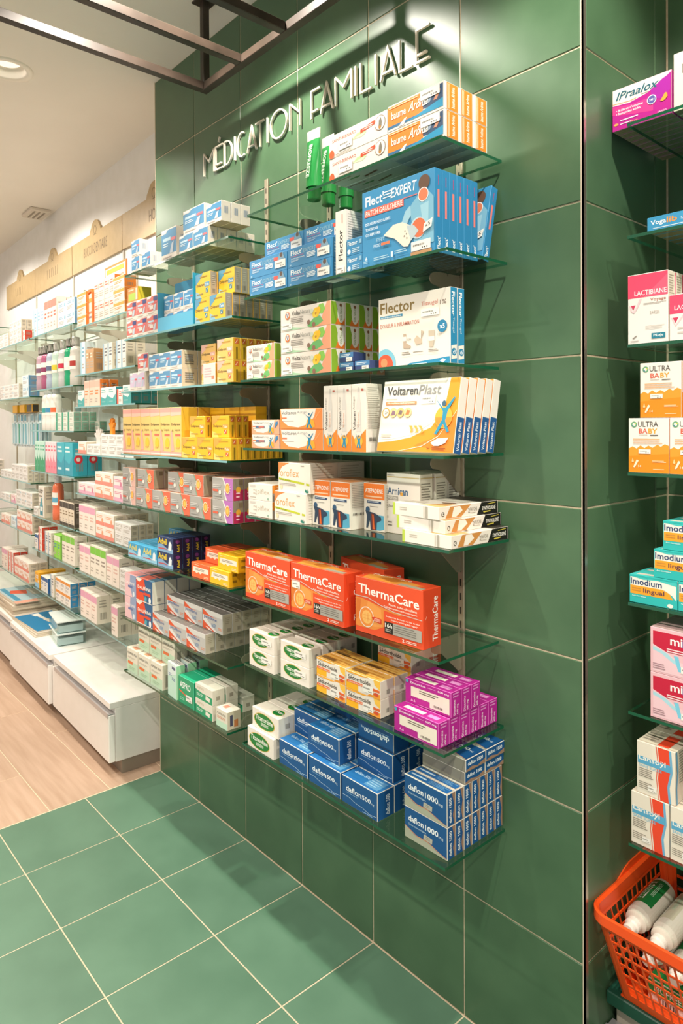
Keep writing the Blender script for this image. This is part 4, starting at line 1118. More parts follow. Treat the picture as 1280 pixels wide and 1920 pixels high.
def adv(key, desc, base, band, txt, end):
    k = Kind(key, .108, .033, .049, base, desc)
    k.p('F', [(.004, .004), (.004, .45), (.3, .5), (.6, .3), (.996, .3), (.996, .004)], band).t('F', 'Advil', .06, .5, .55, .4, txt, .022).p('F', [(.7, .2), (.74, .66), (.82, .8), (.92, .62), (.9, .2)], '#dfe6ea').p('F', [(.05, .22), (.5, .28), (.7, .16), (.5, .2), (.1, .16)], '#c2484a')
    k.c('R', end)
    if end == '#2b2440':
        k.t('R', 'Advil', .42, .08, .3, .5, '#e6c02a', .02, rot=90).e('R', .5, .78, .22, '#7a3a78', .12)
    return k.c('T', base)
adv('advl', 'light blue ibuprofen carton with yellow lettering', '#3f9bc4', '#8fc4dc', '#e6d05a', '#3a8fb8')
adv('advd', 'dark navy ibuprofen carton with yellow lettering', '#26375f', '#7fa6c8', '#f0cf2e', '#2b2440')
for key, desc, c1, c2 in (('genr', 'coral red generic tablet carton', '#ee6a38', '#e05a2a'), ('geny', 'yellow generic tablet carton', '#f0bc22', '#dda416')):
    (Kind(key, .106, .037, .0445, c1, desc).p('F', [(.08, .38), (.12, .74), (.94, .74), (.94, .42), (.6, .42), (.5, .3), (.4, .42), (.3, .3), (.2, .4)], '#ece0cf').l('F', .2, .5, .8, .66, 2, '#8a7a6a').l('F', .1, .84, .5, .9, 1, '#f8dcb4').l('F', .7, .08, .95, .24, 2, '#f8dcb4').c('R', c2).l('R', .3, .1, .7, .9, 2, '#8f6a14' if key == 'geny' else '#f3b89a', .4).c('T', c2))
(Kind('dalp', .09, .045, .078, '#8f9dbb', 'faded pink and blue capsule carton').p('F', [(.004, .996), (.5, .996), (.45, .5), (.7, .004), (.004, .004)], '#e7bcc0').t('F', 'DALFÉINE', .08, .56, .8, .13, '#f0e6e6', .012).r('F', .3, .4, .7, .5, '#5f6f9c').e('F', .8, .16, .08, '#dfe4ea', .12).c('R', '#3f6a96').c('T', '#d98f8f'))
(Kind('dalr', .122, .045, .0785, '#245a86', 'red, blue and white capsule carton').p('F', [(.004, .996), (.5, .996), (.6, .6), (.46, .3), (.62, .004), (.004, .004)], '#df4a28').p('F', [(.004, .9), (.2, .82), (.4, .99), (.004, .996)], '#ece5d8').t('F', 'DALFÉINE', .1, .54, .82, .16, '#f3efe6', .016).r('F', .2, .4, .56, .49, '#2d4f86').r('F', .5, .32, .9, .44, '#d8432a').p('F', [(.5, .06), (.56, .28), (.68, .24), (.66, .05)], '#4fa3b0').e('F', .86, .16, .07, '#e6e9ec', .14).r('F', 0, .004, 1, .04, '#ece5d8').c('R', '#e3dccd').bc('R', .4, .12, .75, .28, 5).c('T', '#5f7f94').p('T', [(.2, .0), (.7, .0), (.6, 1), (.1, 1)], '#d9695a'))
(Kind('prof', .1125, .0335, .06, '#b9b7b4', 'silver and orange-red ibuprofen carton').p('F', [(.004, .996), (.004, .7), (.6, .78), (.996, .78), (.996, .996)], '#cfcdc9').p('F', [(.004, .98), (.36, .74), (.75, .7), (.004, .70)], '#d9542c').p('F', [(.004, .72), (.3, .4), (.75, .02), (.4, .004), (.004, .004)], '#dcdad7').p('F', [(.004, .42), (.3, .2), (.62, .004), (.004, .004)], '#d9542c').p('F', [(.12, .14), (.3, .12), (.5, .004), (.3, .004)], '#f0d8cc').t('F', 'profène', .06, .5, .66, .22, '#56689c', .008, tilt=-.02).l('F', .45, .2, .72, .4, 3, '#5f86ac', .45).l('F', .78, .16, .98, .3, 2, '#e0885c', .4).c('R', '#b5aa96').bc('R', .5, .12, .85, .3, 5, '#6d665a').l('R', .25, .5, .75, .85, 4, '#9c927e').c('T', '#6f6a66').l('T', .1, .3, .9, .7, 2, '#85807a', .3))
(Kind('aspu', .086, .034, .082, '#e4dccb', 'cream and pale green aspirin carton').r('F', 0, 0, 1, .5, '#bfd9bd').p('F', [(.004, .5), (.996, .42), (.996, .5)], '#e4dccb').t('F', 'ASPIRINE UPSA', .06, .74, .86, .1, '#6d6a64', .01).r('F', .1, .33, .55, .45, '#e2703c').l('F', .1, .56, .8, .64, 2, '#b3ab9c').l('F', .2, .1, .8, .24, 2, '#a4c4a4').c('R', '#cfc4b0').bc('R', .3, .1, .7, .6, 5).c('T', '#d9d0be').r('T', .3, .2, .7, .7, '#c98a6c'))
(Kind('aspg', .07, .03, .108, '#bfe0d0', 'tall pale mint effervescent carton').p('F', [(.004, .996), (.004, .55), (.996, .75), (.996, .996)], '#d9e6e4').r('F', .5, .84, .9, .92, '#4b5478').l('F', .1, .6, .5, .7, 2, '#6f86a8').l('F', .5, .5, .9, .6, 2, '#6f86a8').c('R', '#a9d6ae').e('R', .5, .72, .16, '#6f8f78').c('T', '#dfd9cf').l('T', .1, .2, .9, .8, 3, '#8a94a4', .4))
(Kind('aspro', .098, .05, .084, '#1f9a6c', 'emerald green carton with white lettering', edge='#54c09a').t('F', 'ASPRO', .1, .58, .68, .24, '#eef4ee', .018).p('F', [(.06, .5), (.5, .38), (.5, .33), (.06, .44)], '#e2603c').l('F', .1, .12, .4, .24, 2, '#8fd0b4').c('T', '#28b083').c('R', '#178a5e').s_('F', .5, .2, .9, .42))
(Kind('aspw', .099, .042, .045, '#1f9a6c', 'white and green folded-top aspirin carton', edge='#dcd5c8').p('F', [(.004, .996), (.004, .6), (.4, .5), (.996, .5), (.996, .996)], '#dfd8ca').t('F', 'ASPRO', .1, .68, .4, .16, '#b9a98e', .008).l('F', .08, .2, .5, .4, 2, '#bfe3d2').p('F', [(.6, .2), (.84, .14), (.86, .4), (.62, .46)], '#e9e2d6').c('T', '#d9d2c4').c('R', '#dcd4c4').r('R', .3, .3, .6, .55, '#a39a8a'))
(Kind('aspsm', .06, .045, .052, '#ddd5c6', 'small cream and mint aspirin carton').t('F', 'ASPIRINE', .06, .68, .8, .12, '#7d766c', .01).l('F', .1, .45, .8, .6, 2, '#cf8a6a').r('F', 0, 0, 1, .34, '#bcdcc4').c('R', '#c9bea8').r('R', .5, .1, .8, .5, '#c47a4a').r('R', .2, .2, .4, .8, '#4a4a60').c('T', '#e0d8ca').r('T', .2, .3, .5, .7, '#d9907a'))

# ---- contents
SL = {i: '%s cabinet-side shelf' % ORD[i] for i in range(8)}
def zl(i): return LZ[i]
# top
block('effs', -1.587, -.2, zl(0), SL[0], 2, 1, 2, gx=.02, extra='by the shelf end')
block('effs', -1.585, -.2, zl(0) + .0565, SL[0], 1, 1, 1, extra='on top by the shelf end')
block('effb', -1.362, -.2, zl(0), SL[0], 1, 1, 2)
block('effa', -1.2435, -.2, zl(0), SL[0], 2, 1, 5, gx=.004)
block('effc', -1.225, -.196, zl(0) + .0588, SL[0], 1, 1, 1)
block('effa', -1.09, -.194, zl(0) + .0588, SL[0], 1, 1, 3, extra='on the stack')
# second
block('effr', -1.628, -.2, zl(1), SL[1], 3, 2, 2)
tr = thing('display_tray', 'open bright blue cardboard display tray on the second cabinet-side shelf', 'display box', (-1.273, -.17, zl(1) + .0003), 0)
bl, bl2 = mat('#2fa0c8', 0.45), mat('#5bb4d6', 0.45)
for nm, bx, m_ in (('base', (-.114, .114, -.03, .03, 0, .002), bl), ('front_lip', (-.114, .114, -.032, -.03, 0, .045), bl2), ('back_panel', (-.114, .114, .03, .032, 0, .165), bl), ('side_panel', (-.116, -.114, -.032, .032, 0, .13), bl2), ('side_panel', (.114, .116, -.032, .032, 0, .157), bl)):
    b = MB()
    b.box(*bx, m_)
    b.obj(nm, tr)
for a in range(3):
    for c in range(2):
        put('effs', -1.273 - .068 + a * .066, -.171, zl(1) + .0028 + c * .0566, '%s small blue carton inside the blue display tray, %s' % (('lower', 'upper')[c], ('outer end', 'middle', 'corner-side end')[a]), group='small cartons in the blue display tray')
block('doly', -1.15, -.2, zl(1), SL[1], 2, 1, 7, gx=.0015, extra='in the lower layer')
block('doly', -1.146, -.199, zl(1) + .0738, SL[1], 1, 1, 2, extra='in the upper layer')
block('doly', -1.055, -.175, zl(1) + .0738, SL[1], 1, 1, 3, extra='on top near the shelf end')
Kind('zest', .082, .05, .05, '#ee9a52', 'orange and lime green carton').r('F', .1, .1, .75, .6, '#b9d65a').r('F', .78, .1, .95, .9, '#f0e2cf').l('F', .1, .7, .7, .9, 1, '#f6dcc0').c('R', '#e6c23a')
put('zest', -1.585, -.172, zl(1) + .1276, 'orange and lime green carton on top of the coral cartons', group='cartons on the second cabinet-side shelf')
# third
block('effp', -1.607, -.2, zl(2), SL[2], 2, 1, 1)
block('effr', -1.552, -.196, zl(2) + .0628, SL[2], 1, 1, 1, extra='on lilac cartons')
block('blu3', -1.4575, -.2, zl(2), SL[2], 3, 2, 2)
block('dolw', -1.175, -.165, zl(2), SL[2], 1, 2, 3, extra='in the rear stack')
block('dolpale', -1.104, -.2, zl(2), SL[2], 1, 1, 1)
block('dolw', -1.025, -.2, zl(2), SL[2], 1, 2, 6, extra='near the shelf end')
# fourth
block('liq', -1.668, -.2, zl(3), SL[3], 6, 1, 2, gx=.0015)
block('tally', -1.235, -.10, zl(3), SL[3], 3, 1, 1, gx=.003)
block('dolx', -1.236, -.2, zl(3), SL[3], 2, 1, 4, gx=.0015, extra='in the lower layer')
block('dolx', -1.047, -.2, zl(3), SL[3], 1, 1, 8, extra='in the lower end row')
block('dolx', -1.19, -.198, zl(3) + .0638, SL[3], 1, 1, 2, extra='in the upper layer')
block('dolx', -1.08, -.185, zl(3) + .0638, SL[3], 1, 1, 3, extra='upper pile near shelf end')
# fifth
block('nurol', -1.675, -.2, zl(4), SL[4], 1, 2, 1)
block('nuror', -1.566, -.2, zl(4), SL[4], 4, 1, 4, gx=.002, extra='in the lower layer')
block('nuror', -1.562, -.196, zl(4) + .0643, SL[4], 1, 1, 4, extra='in the upper layer, outer end')
block('nuror', -1.235, -.197, zl(4) + .0643, SL[4], 1, 1, 4, extra='in the upper layer near purple cartons')
block('nuror', -1.36, -.185, zl(4) + .0643, SL[4], 1, 1, 1, extra='in the upper layer, tucked between')
block('nurop', -1.057, -.2, zl(4), SL[4], 1, 2, 4)
# sixth
block('advl', -1.632, -.2, zl(5), SL[5], 2, 1, 4, gx=.003)
block('advd', -1.408, -.2, zl(5), SL[5], 1, 2, 4)
block('advl', -1.519, -.102, zl(5) + .0495, SL[5], 1, 1, 1, extra='stacked at the rear')
block('genr', -1.184, -.2, zl(5), SL[5], 1, 1, 3, extra='in the lower layer')
block('genr', -1.150, -.17, zl(5) + .0452, SL[5], 1, 1, 3, extra='in the upper layer')
block('geny', -1.076, -.2, zl(5), SL[5], 1, 1, 4, extra='in the lower layer')
block('geny', -1.042, -.192, zl(5) + .0452, SL[5], 1, 1, 4, extra='in the upper layer')
# seventh
block('dalp', -1.664, -.2, zl(6), SL[6], 1, 2, 3)
block('dalr', -1.571, -.2, zl(6), SL[6], 1, 2, 4)
block('prof', -1.446, -.2, zl(6), SL[6], 3, 1, 5, gx=.002, extra='in the lower layer')
block('prof', -1.405, -.168, zl(6) + .061, SL[6], 3, 1, 5, gx=.004, extra='in the upper layer')
# bottom
block('aspu', -1.652, -.2, zl(7), SL[7], 3, 1, 2, gx=.006, extra='in the lower layer')
block('aspu', -1.605, -.178, zl(7) + .0827, SL[7], 3, 1, 2, gx=.004, extra='in the upper layer')
block('aspg', -1.348, -.2, zl(7), SL[7], 1, 1, 3, gy=.012, rz=math.radians(-6))
block('aspro', -1.272, -.2, zl(7), SL[7], 1, 1, 2)
block('aspw', -1.165, -.2, zl(7), SL[7], 1, 2, 2, gy=.004)
block('aspw', -1.16, -.098, zl(7), SL[7], 1, 1, 1, extra='at the rear')
block('aspsm', -1.045, -.2, zl(7), SL[7], 1, 1, 1)

# ================================================================ alcove shelves and contents
AZ = [1.943, 1.724, 1.512, 1.262, 1.007, .793, .533]
AO = ['top', 'second', 'third', 'fourth', 'fifth', 'sixth', 'bottom']
for i, z in enumerate(AZ):
    glass_shelf(.054, .9, .07, .368, z, '%s clear glass shelf in the alcove past the corner' % AO[i], group='alcove glass shelves')
for x in (.16, .78):
    t = thing('slotted_rail', 'slotted metal upright on the alcove wall, %s' % ('beside the return wall' if x < .4 else 'deeper in the alcove'), 'shelf rail', (x, .375, .42), 0, 'alcove slotted uprights')
    link('upright', _rm[0], t)
    for k in range(53):
        link('slot', _rm[1], t, (0, 0, .03 + k * .0318))
    for i, z in enumerate(AZ):
        o = link('shelf_bracket', _bm, None, (x, .3685, z - GT - .0003))
        o.scale = (1, 2.0, 1)
        tag(o, 'grey metal bracket under %s alcove shelf, %s upright' % (AO[i], 'near' if x < .4 else 'far'), 'bracket', 'alcove shelf brackets')

(Kind('ipra', .1165, .0235, .0825, W_, 'white and magenta heartburn tablet carton', edge='#b58a9a')
 .p('F', [(.004, .62), (.3, .58), (.6, .66), (.8, .8), (.996, .96), (.996, .004), (.004, .004)], '#b01f86').p('F', [(.004, .6), (.35, .52), (.7, .54), (.7, .2), (.3, .3), (.004, .4)], '#d83a86').p('F', [(.66, .7), (.85, .86), (.98, .92), (.98, .55), (.85, .4), (.68, .5)], '#a3249a').curve('F', [(.004, .66), (.3, .62), (.42, .64)], .018, '#eda07a')
 .t('F', 'IPraalox', .06, .72, .7, .19, '#2a6070', .014, sh=.08).l('F', .5, .66, .66, .7, 1, '#a8a198').t('F', '• Brûlures d’estomac', .07, .44, .46, .06, '#fbeaf2', .012).t('F', '• Remontées acides', .07, .36, .42, .06, '#fbeaf2', .012).e('F', .07, .15, .04, '#f0a05a', .03).l('F', .14, .18, .55, .24, 1, '#f0d0e0').l('F', .14, .1, .4, .15, 1, '#f0d0e0').t('F', '20 mg', .32, .1, .12, .045, '#f0a868', .01)
 .e('F', .68, .46, .078, '#e9e2ee').e('F', .68, .46, .064, '#5a5a9a').t('F', '24H', .64, .435, .085, .05, '#f4eef4', .012).p('F', [(.82, .36), (.86, .44), (.9, .52), (.93, .5), (.94, .42), (.9, .36), (.86, .34)], '#eaa040').t('F', 'SANOFI', .78, .1, .14, .04, '#e9d0e0', .008)
 .c('B', '#9d8a6a').l('B', .05, .2, .9, .8, 2, '#7d6c50', .3).c('R', '#b01f86').c('L', '#b01f86').c('T', '#e9e2d8'))
(Kind('whit', .104, .0235, .108, '#e0d6c4', 'plain white carton with small grey print').bc('F', .15, .62, .55, .78, 6, '#8d867a').l('F', .2, .35, .5, .5, 3, '#a8a092').c('B', '#a08d6c').l('B', .05, .2, .9, .8, 2, '#7d6c50', .3))
(Kind('voga', .112, .028, .0275, '#3f95c2', 'low blue tablet carton with white and orange lettering').t('F', 'Voga', .06, .36, .26, .4, '#f3f6f6', .018).t('F', 'lib', .33, .42, .17, .38, '#ee9a4a', .02).t('F', '7,5 mg', .56, .42, .16, .22, '#e3eef4', .006).l('F', .1, .12, .9, .24, 1, '#d6e8f0').c('B', '#9a8462').c('L', '#3a88b4'))
(Kind('lact', .0775, .03, .135, '#efe8e2', 'tall white and pink probiotic carton').r('F', 0, .66, 1, .99, '#ee4d6e').p('F', [(.4, .66), (.99, .66), (.99, .95)], '#f4617e').t('F', 'LACTIBIANE', .17, .69, .8, .07, '#fbeef0', .01).t('F', 'Voyage', .57, .58, .38, .055, '#b86a58', .004).l('F', .4, .545, .96, .575, 2, '#c0b8b0').p('F', [(.08, .56), (.2, .56), (.14, .49)], '#cf3f5f').p('F', [(.04, .56), (.08, .47), (.16, .44), (.24, .5), (.36, .64), (.3, .64), (.2, .5), (.12, .47), (.07, .56)], '#eec9cd').t('F', '24€25', .56, .41, .24, .045, '#b3aaa0', .0).l('F', .45, .19, .95, .25, 3, '#cfc6bd', .3).r('F', .6, .06, .94, .135, '#2a7f95').t('F', 'PiLeJe', .65, .075, .24, .045, '#eef4f4', .016).p('F', [(.12, .085), (.14, .075), (.24, .11), (.22, .12)], '#8a837a').l('F', .07, .03, .28, .05, 1, '#a39b92').c('R', '#e4dccd').l('R', .15, .66, .85, .95, 8, '#a89d8c').c('L', '#ee4d6e'))
(Kind('lacs', .075, .03, .086, '#efe8e2', 'shorter white and pink probiotic carton').r('F', 0, .58, 1, .99, '#ee4d6e').t('F', 'LACTIBIANE', .12, .66, .8, .1, '#fbeef0', .01).p('F', [(.08, .5), (.22, .5), (.15, .38)], '#cf3f5f').p('F', [(.04, .5), (.15, .3), (.4, .56), (.34, .56), (.15, .34), (.08, .5)], '#eec9cd').l('F', .2, .1, .8, .3, 2, '#cfc6bd').c('R', '#e4dccd'))
(Kind('ultra', .078, .06, .1055, '#efe6dc', 'white and orange infant powder carton')
 .p('F', [(.004, .44), (.1, .48), (.2, .44), (.3, .5), (.4, .45), (.5, .5), (.6, .46), (.72, .52), (.8, .48), (.9, .53), (.996, .5), (.996, .004), (.004, .004)], '#f39a32').p('F', [(.004, .3), (.996, .36), (.996, .004), (.004, .004)], '#f08c1e').t('F', 'ULTRA', .24, .84, .5, .1, '#55504c', .008).t('F', 'BA', .26, .72, .22, .09, '#d8604a', .016).t('F', 'BY', .5, .72, .22, .09, '#e0a02c', .016).e('F', .14, .885, .075, '#6aa37c').e('F', .14, .885, .04, '#efe6dc').e('F', .17, .9, .02, '#d3cf5a').e('F', .11, .86, .02, '#4a7f9c').l('F', .26, .68, .5, .7, 1, '#b3a89c').r('F', .54, .68, .74, .695, '#4a4540').l('F', .12, .52, .86, .63, 3, '#dca878', .4)
 .p('F', [(.12, .1), (.16, .09), (.26, .22), (.21, .24)], '#f6e3c6').t('F', '14', .25, .1, .07, .04, '#fbeedd', .01).p('F', [(.08, .2), (.11, .27), (.14, .2), (.11, .18)], '#f6c98c').l('F', .6, .19, .97, .23, 2, '#fbe0ba').l('F', .62, .06, .92, .08, 1, '#fbe0ba').c('R', '#f08c1e').c('T', '#efe6dc').c('L', '#f09a3a').s_('F', .26, .35, .56, .43, '10,90'))
(Kind('imod', .0915, .045, .0545, '#2fb3b0', 'turquoise and orange lozenge carton')
 .p('F', [(.02, .92), (.98, .92), (.98, .3), (.9, .45), (.75, .6), (.02, .62)], '#e9e4da').p('F', [(.02, .62), (.7, .62), (.84, .52), (.92, .32), (.02, .32)], '#f0a02e').p('F', [(.004, .92), (.2, .92), (.3, .99), (.4, .92), (.6, .96), (.996, .92), (.996, .996), (.004, .996)], '#2fb3b0').p('F', [(.02, .92), (.1, .92), (.3, .86), (.6, .9), (.98, .8), (.98, .93)], '#46c0bc').t('F', 'Imodium', .03, .66, .66, .22, '#2d3f6a', .018).t('F', 'lingual', .3, .36, .44, .2, '#5a3a4a', .016).l('F', .06, .4, .26, .56, 2, '#c98a3a').t('F', 'Anti-diarrhéique', .06, .22, .3, .06, '#e6f4f2', .01).e('F', .86, .1, .06, '#e9e4da', .07)
 .c('R', '#e6e0d6').r('R', .0, .0, 1, .35, '#2fb3b0').bc('R', .3, .5, .7, .85, 5).c('T', '#45c2bd').r('T', .1, .2, .6, .5, '#dcd6c8').c('L', '#2aa5a2'))
(Kind('micro', .105, .045, .0868, '#e7b7bf', 'pink laxative micro-dose carton')
 .r('F', .05, .5, .98, .92, '#c41f3e').p('F', [(.6, .92), (.98, .92), (.98, .4), (.7, .5), (.55, .7)], '#7a4a9a').p('F', [(.05, .62), (.3, .5), (.5, .36), (.98, .2), (.98, .04), (.05, .04)], '#e9c3cb').p('F', [(.05, .58), (.3, .48), (.5, .3), (.6, .2), (.4, .3), (.2, .45), (.05, .5)], '#a9d2de').p('F', [(.42, .46), (.5, .46), (.55, .2), (.7, .12), (.5, .14)], '#79c4dc').t('F', 'micro', .36, .68, .55, .18, '#fbf0ee', .016).l('F', .3, .5, .7, .6, 2, '#f2d2d6', .5).l('F', .05, .08, .28, .22, 3, '#a8848c').s_('F', .55, .12, .75, .26).c('T', '#c9a4a4').c('R', '#e2b0b8').c('L', '#d9a8b0'))
(Kind('lans', .0733, .07, .1015, '#e6dccd', 'white, red and blue syrup carton', name='syrup_carton')
 .p('F', [(.55, .996), (.6, .7), (.56, .4), (.62, .004), (.84, .004), (.8, .3), (.88, .6), (.84, .996)], '#e4472c').p('F', [(.84, .996), (.88, .6), (.8, .3), (.84, .004), (.9, .004), (.86, .3), (.94, .6), (.9, .996)], '#6fa9cc').p('F', [(.5, .996), (.55, .7), (.51, .4), (.57, .004), (.59, .004), (.535, .4), (.575, .7), (.53, .996)], '#d9705c').p('F', [(.03, .72), (.9, .72), (.9, .58), (.03, .58)], '#5aa3c8').t('F', 'Lansoÿl', .06, .62, .7, .13, '#f0eee6', .012).t('F', 'SANS SUCRE', .06, .52, .6, .05, '#7ab4d0', .006).l('F', .05, .32, .46, .5, 5, '#8a8378', .4).l('F', .05, .1, .5, .24, 4, '#8a8378', .35)
 .c('R', '#e2d6c6').l('R', .25, .35, .9, .95, 12, '#9d9486', .4).p('R', [(.0, .996), (.1, .6), (.02, .3), (.06, .004), (.14, .004), (.1, .3), (.18, .6), (.1, .996)], '#6fa9cc').c('T', '#dccfbc').r('T', .5, .1, .8, .9, '#e4472c').l('T', .05, .2, .45, .8, 4, '#a39a8c').s_('F', .3, .1, .52, .2))
SA = {i: '%s alcove shelf' % AO[i] for i in range(7)}
block('ipra', .014, .09, AZ[0], SA[0], 1, 1, 9, gy=.002)
block('whit', .134, .09, AZ[0], SA[0], 2, 1, 9, gx=.004, gy=.002)
block('voga', .089, .078, AZ[1], SA[1], 2, 1, 5, gx=.004, gy=.004)
block('lact', .051, .078, AZ[2], SA[2], 1, 1, 4, gy=.004)
block('lacs', .131, .078, AZ[2], SA[2], 2, 1, 3)
block('ultra', .052, .078, AZ[3], SA[3], 3, 1, 2, extra='in the lower layer', gx=.001)
block('ultra', .074, .08, AZ[3] + .1062, SA[3], 2, 1, 2, extra='in the upper layer')
block('imod', .053, .078, AZ[4], SA[4], 2, 1, 2, extra='in the lowest layer')
block('imod', .1, .08, AZ[4] + .0552, SA[4], 1, 1, 2, extra='in the second layer')
block('imod', .116, .083, AZ[4] + .1104, SA[4], 1, 1, 2, extra='in the third layer')
block('micro', .094, .078, AZ[5], SA[5], 2, 2, 3)
block('lans', .0555, .078, AZ[6], SA[6], 2, 1, 2, gx=.002, extra='in the lower layer')
block('lans', .066, .08, AZ[6] + .1022, SA[6], 1, 1, 2, extra='in the upper layer')

# ---- dark green drawer cabinet under the alcove shelves
DG = noisy('dark_green_lacquer', '#1d4a3c', '#21503f', 10, rough=0.35)
cb = thing('low_cabinet', 'dark green low cabinet in the alcove with metal handle rail', 'cabinet', (.45, .22, 0))
for nm, bx, m_ in (('worktop', (-.447, .45, -.142, .147, .178, .205), DG), ('carcass', (-.44, .45, -.115, .147, .06, .178), mat('#b9b0a0', .5)), ('drawer_front', (-.447, .45, -.142, -.124, .0605, .128), DG), ('plinth', (-.44, .45, -.09, .147, 0, .06), mat('#1b2a24', .6))):
    b = MB()
    b.bevbox(bx[0], bx[1], bx[2], bx[3], bx[4], bx[5], .002, [m_] * 6, m_)
    _p = b.obj(nm, cb)
    if nm == 'drawer_front':
        _df = _p
b = MB()
b.box(-.447, .45, -.146, -.143, .122, .138, M_ALU)
b.box(-.447, .45, -.143, -.1155, .1285, .131, M_ALU)
b.obj('handle', _df)

# ---- orange shopping basket with bottles
BX0, BX1, BY0, BY1, BZ0, BZ1 = .030, .40, .085, .30, .2055, .400      # bottom rectangle, heights
TX0, TX1, TY0, TY1 = .004, .43, .008, .335                              # rim rectangle
bk = thing('shopping_basket', 'bright orange plastic shopping basket on the dark green cabinet', 'basket', (.215, .19, BZ0))
def bpt(u, v, side):
    """point on a basket wall: u along the wall, v up"""
    x0, x1 = BX0 + (TX0 - BX0) * v, BX1 + (TX1 - BX1) * v
    y0, y1 = BY0 + (TY0 - BY0) * v, BY1 + (TY1 - BY1) * v
    z = BZ0 + (BZ1 - BZ0) * v
    w_, d_ = x1 - x0, y1 - y0
    L = w_ if side in ('front', 'back') else d_
    R_ = .012 + .022 * v
    du = max(.293 * R_, min(u, 1 - u) * L)
    ins = R_ - math.sqrt(R_ * R_ - (R_ - du) ** 2) if du < R_ else 0.0
    u = min(max(u, .293 * R_ / L), 1 - .293 * R_ / L)
    x0, x1, y0, y1 = (x0, x1, y0 + ins, y1 - ins) if side in ('front', 'back') else (x0 + ins, x1 - ins, y0, y1)
    p = {'front': (x0 + (x1 - x0) * u, y0), 'back': (x0 + (x1 - x0) * u, y1), 'left': (x0, y0 + (y1 - y0) * u), 'right': (x1, y0 + (y1 - y0) * u)}[side]
    return Vector((p[0] - .215, p[1] - .19, z - BZ0))
NRM = {'front': Vector((0, .0026, 0)), 'back': Vector((0, -.0026, 0)), 'left': Vector((.0026, 0, 0)), 'right': Vector((-.0026, 0, 0))}
def slabq(b, side, u0, v0, u1, v1, sl=0.0):
    cuts = [c for c in (.015, .03, .05, .09, .91, .95, .97, .985) if u0 + .001 < c < u1 - .001]
    if cuts:
        e = [u0] + cuts + [u1]
        for a_, c_ in zip(e, e[1:]):
            slabq1(b, side, a_, v0, c_, v1)
    else:
        slabq1(b, side, u0, v0, u1, v1)
def slabq1(b, side, u0, v0, u1, v1, sl=0.0):
    q = [bpt(u0, v0, side), bpt(u1, v0, side), bpt(u1 + sl, v1, side), bpt(u0 + sl, v1, side)]
    w = [p + NRM[side] for p in q]
    b.face(q, M_ORANGE)
    b.face(w[::-1], M_ORANGE)
    for i in range(4):
        j = (i + 1) % 4
        b.face([q[i], w[i], w[j], q[j]], M_ORANGE)
for side, nc in (('front', 20), ('back', 20), ('left', 12), ('right', 12)):
    b = MB()
    lo, hi, a0, a1 = .10, .86, .07, .93
    slabq(b, side, 0, 0, 1, lo)
    slabq(b, side, 0, hi, 1, 1)
    slabq(b, side, 0, lo, a0, hi)
    slabq(b, side, a1, lo, 1, hi)
    for i in range(1, nc):
        u = a0 + (a1 - a0) * i / nc
        slabq(b, side, u - .004, lo, u + .004, hi)
    for j in range(1, 6):
        v = lo + (hi - lo) * j / 6
        for i in range(nc):
            ua, ub = a0 + (a1 - a0) * i / nc + .004, a0 + (a1 - a0) * (i + 1) / nc - .004
            slabq(b, side, ua, v - .012, ub, v + .012)
    b.obj('lattice_wall', bk)
b = MB()
b.box(BX0 - .215, BX1 - .215, BY0 - .19, BY1 - .19, 0, .003, M_ORANGE)
b.obj('base', bk)
b = MB()
def rim_ring(off, z, r=.035, n=8):
    x0, x1, y0, y1 = TX0 - off - .215, TX1 + off - .215, TY0 - off - .19, TY1 + off - .19
    rr = r + off
    out = []
    for cx, cy, a in ((x0 + rr, y0 + rr, 180), (x1 - rr, y0 + rr, 270), (x1 - rr, y1 - rr, 0), (x0 + rr, y1 - rr, 90)):
        for i in range(n + 1):
            t_ = math.radians(a + 90 * i / n)
            out.append((cx + rr * math.cos(t_), cy + rr * math.sin(t_), z))
    return out
H_ = BZ1 - BZ0
rings = [rim_ring(-.006, H_ - .02), rim_ring(-.006, H_ + .004), rim_ring(-.001, H_ + .008), rim_ring(.0035, H_ + .006), rim_ring(.0035, H_ - .012), rim_ring(.001, H_ - .013), rim_ring(-.003, H_ - .02)]
for k in range(len(rings)):
    A_, B_ = rings[k], rings[(k + 1) % len(rings)]
    for i in range(len(A_)):
        j = (i + 1) % len(A_)
        b.face([A_[i], A_[j], B_[j], B_[i]], M_ORANGE)
_rim = b.obj('rim', bk)
b = MB()
for y0_, y1_, z0_, z1_ in ((.045, .235, H_ + .004, H_ + .022),):
    n = 10
    pr = []
    for i in range(n + 1):
        u = i / n
        pr.append((y0_ + (y1_ - y0_) * u - .19 + .08, z0_ + (z1_ - z0_) * min(1, 4 * u, 4 * (1 - u))))
    for i in range(n):
        for xo in (-.2165, -.2125):
            b.face([(xo, pr[i][0], z0_ - .004), (xo, pr[i + 1][0], z0_ - .004), (xo, pr[i + 1][0], pr[i + 1][1]), (xo, pr[i][0], pr[i][1])], M_ORANGE)
        b.face([(-.2165, pr[i][0], pr[i][1]), (-.2165, pr[i + 1][0], pr[i + 1][1]), (-.2125, pr[i + 1][0], pr[i + 1][1]), (-.2125, pr[i][0], pr[i][1])], M_ORANGE)
b.obj('grip', _rim)

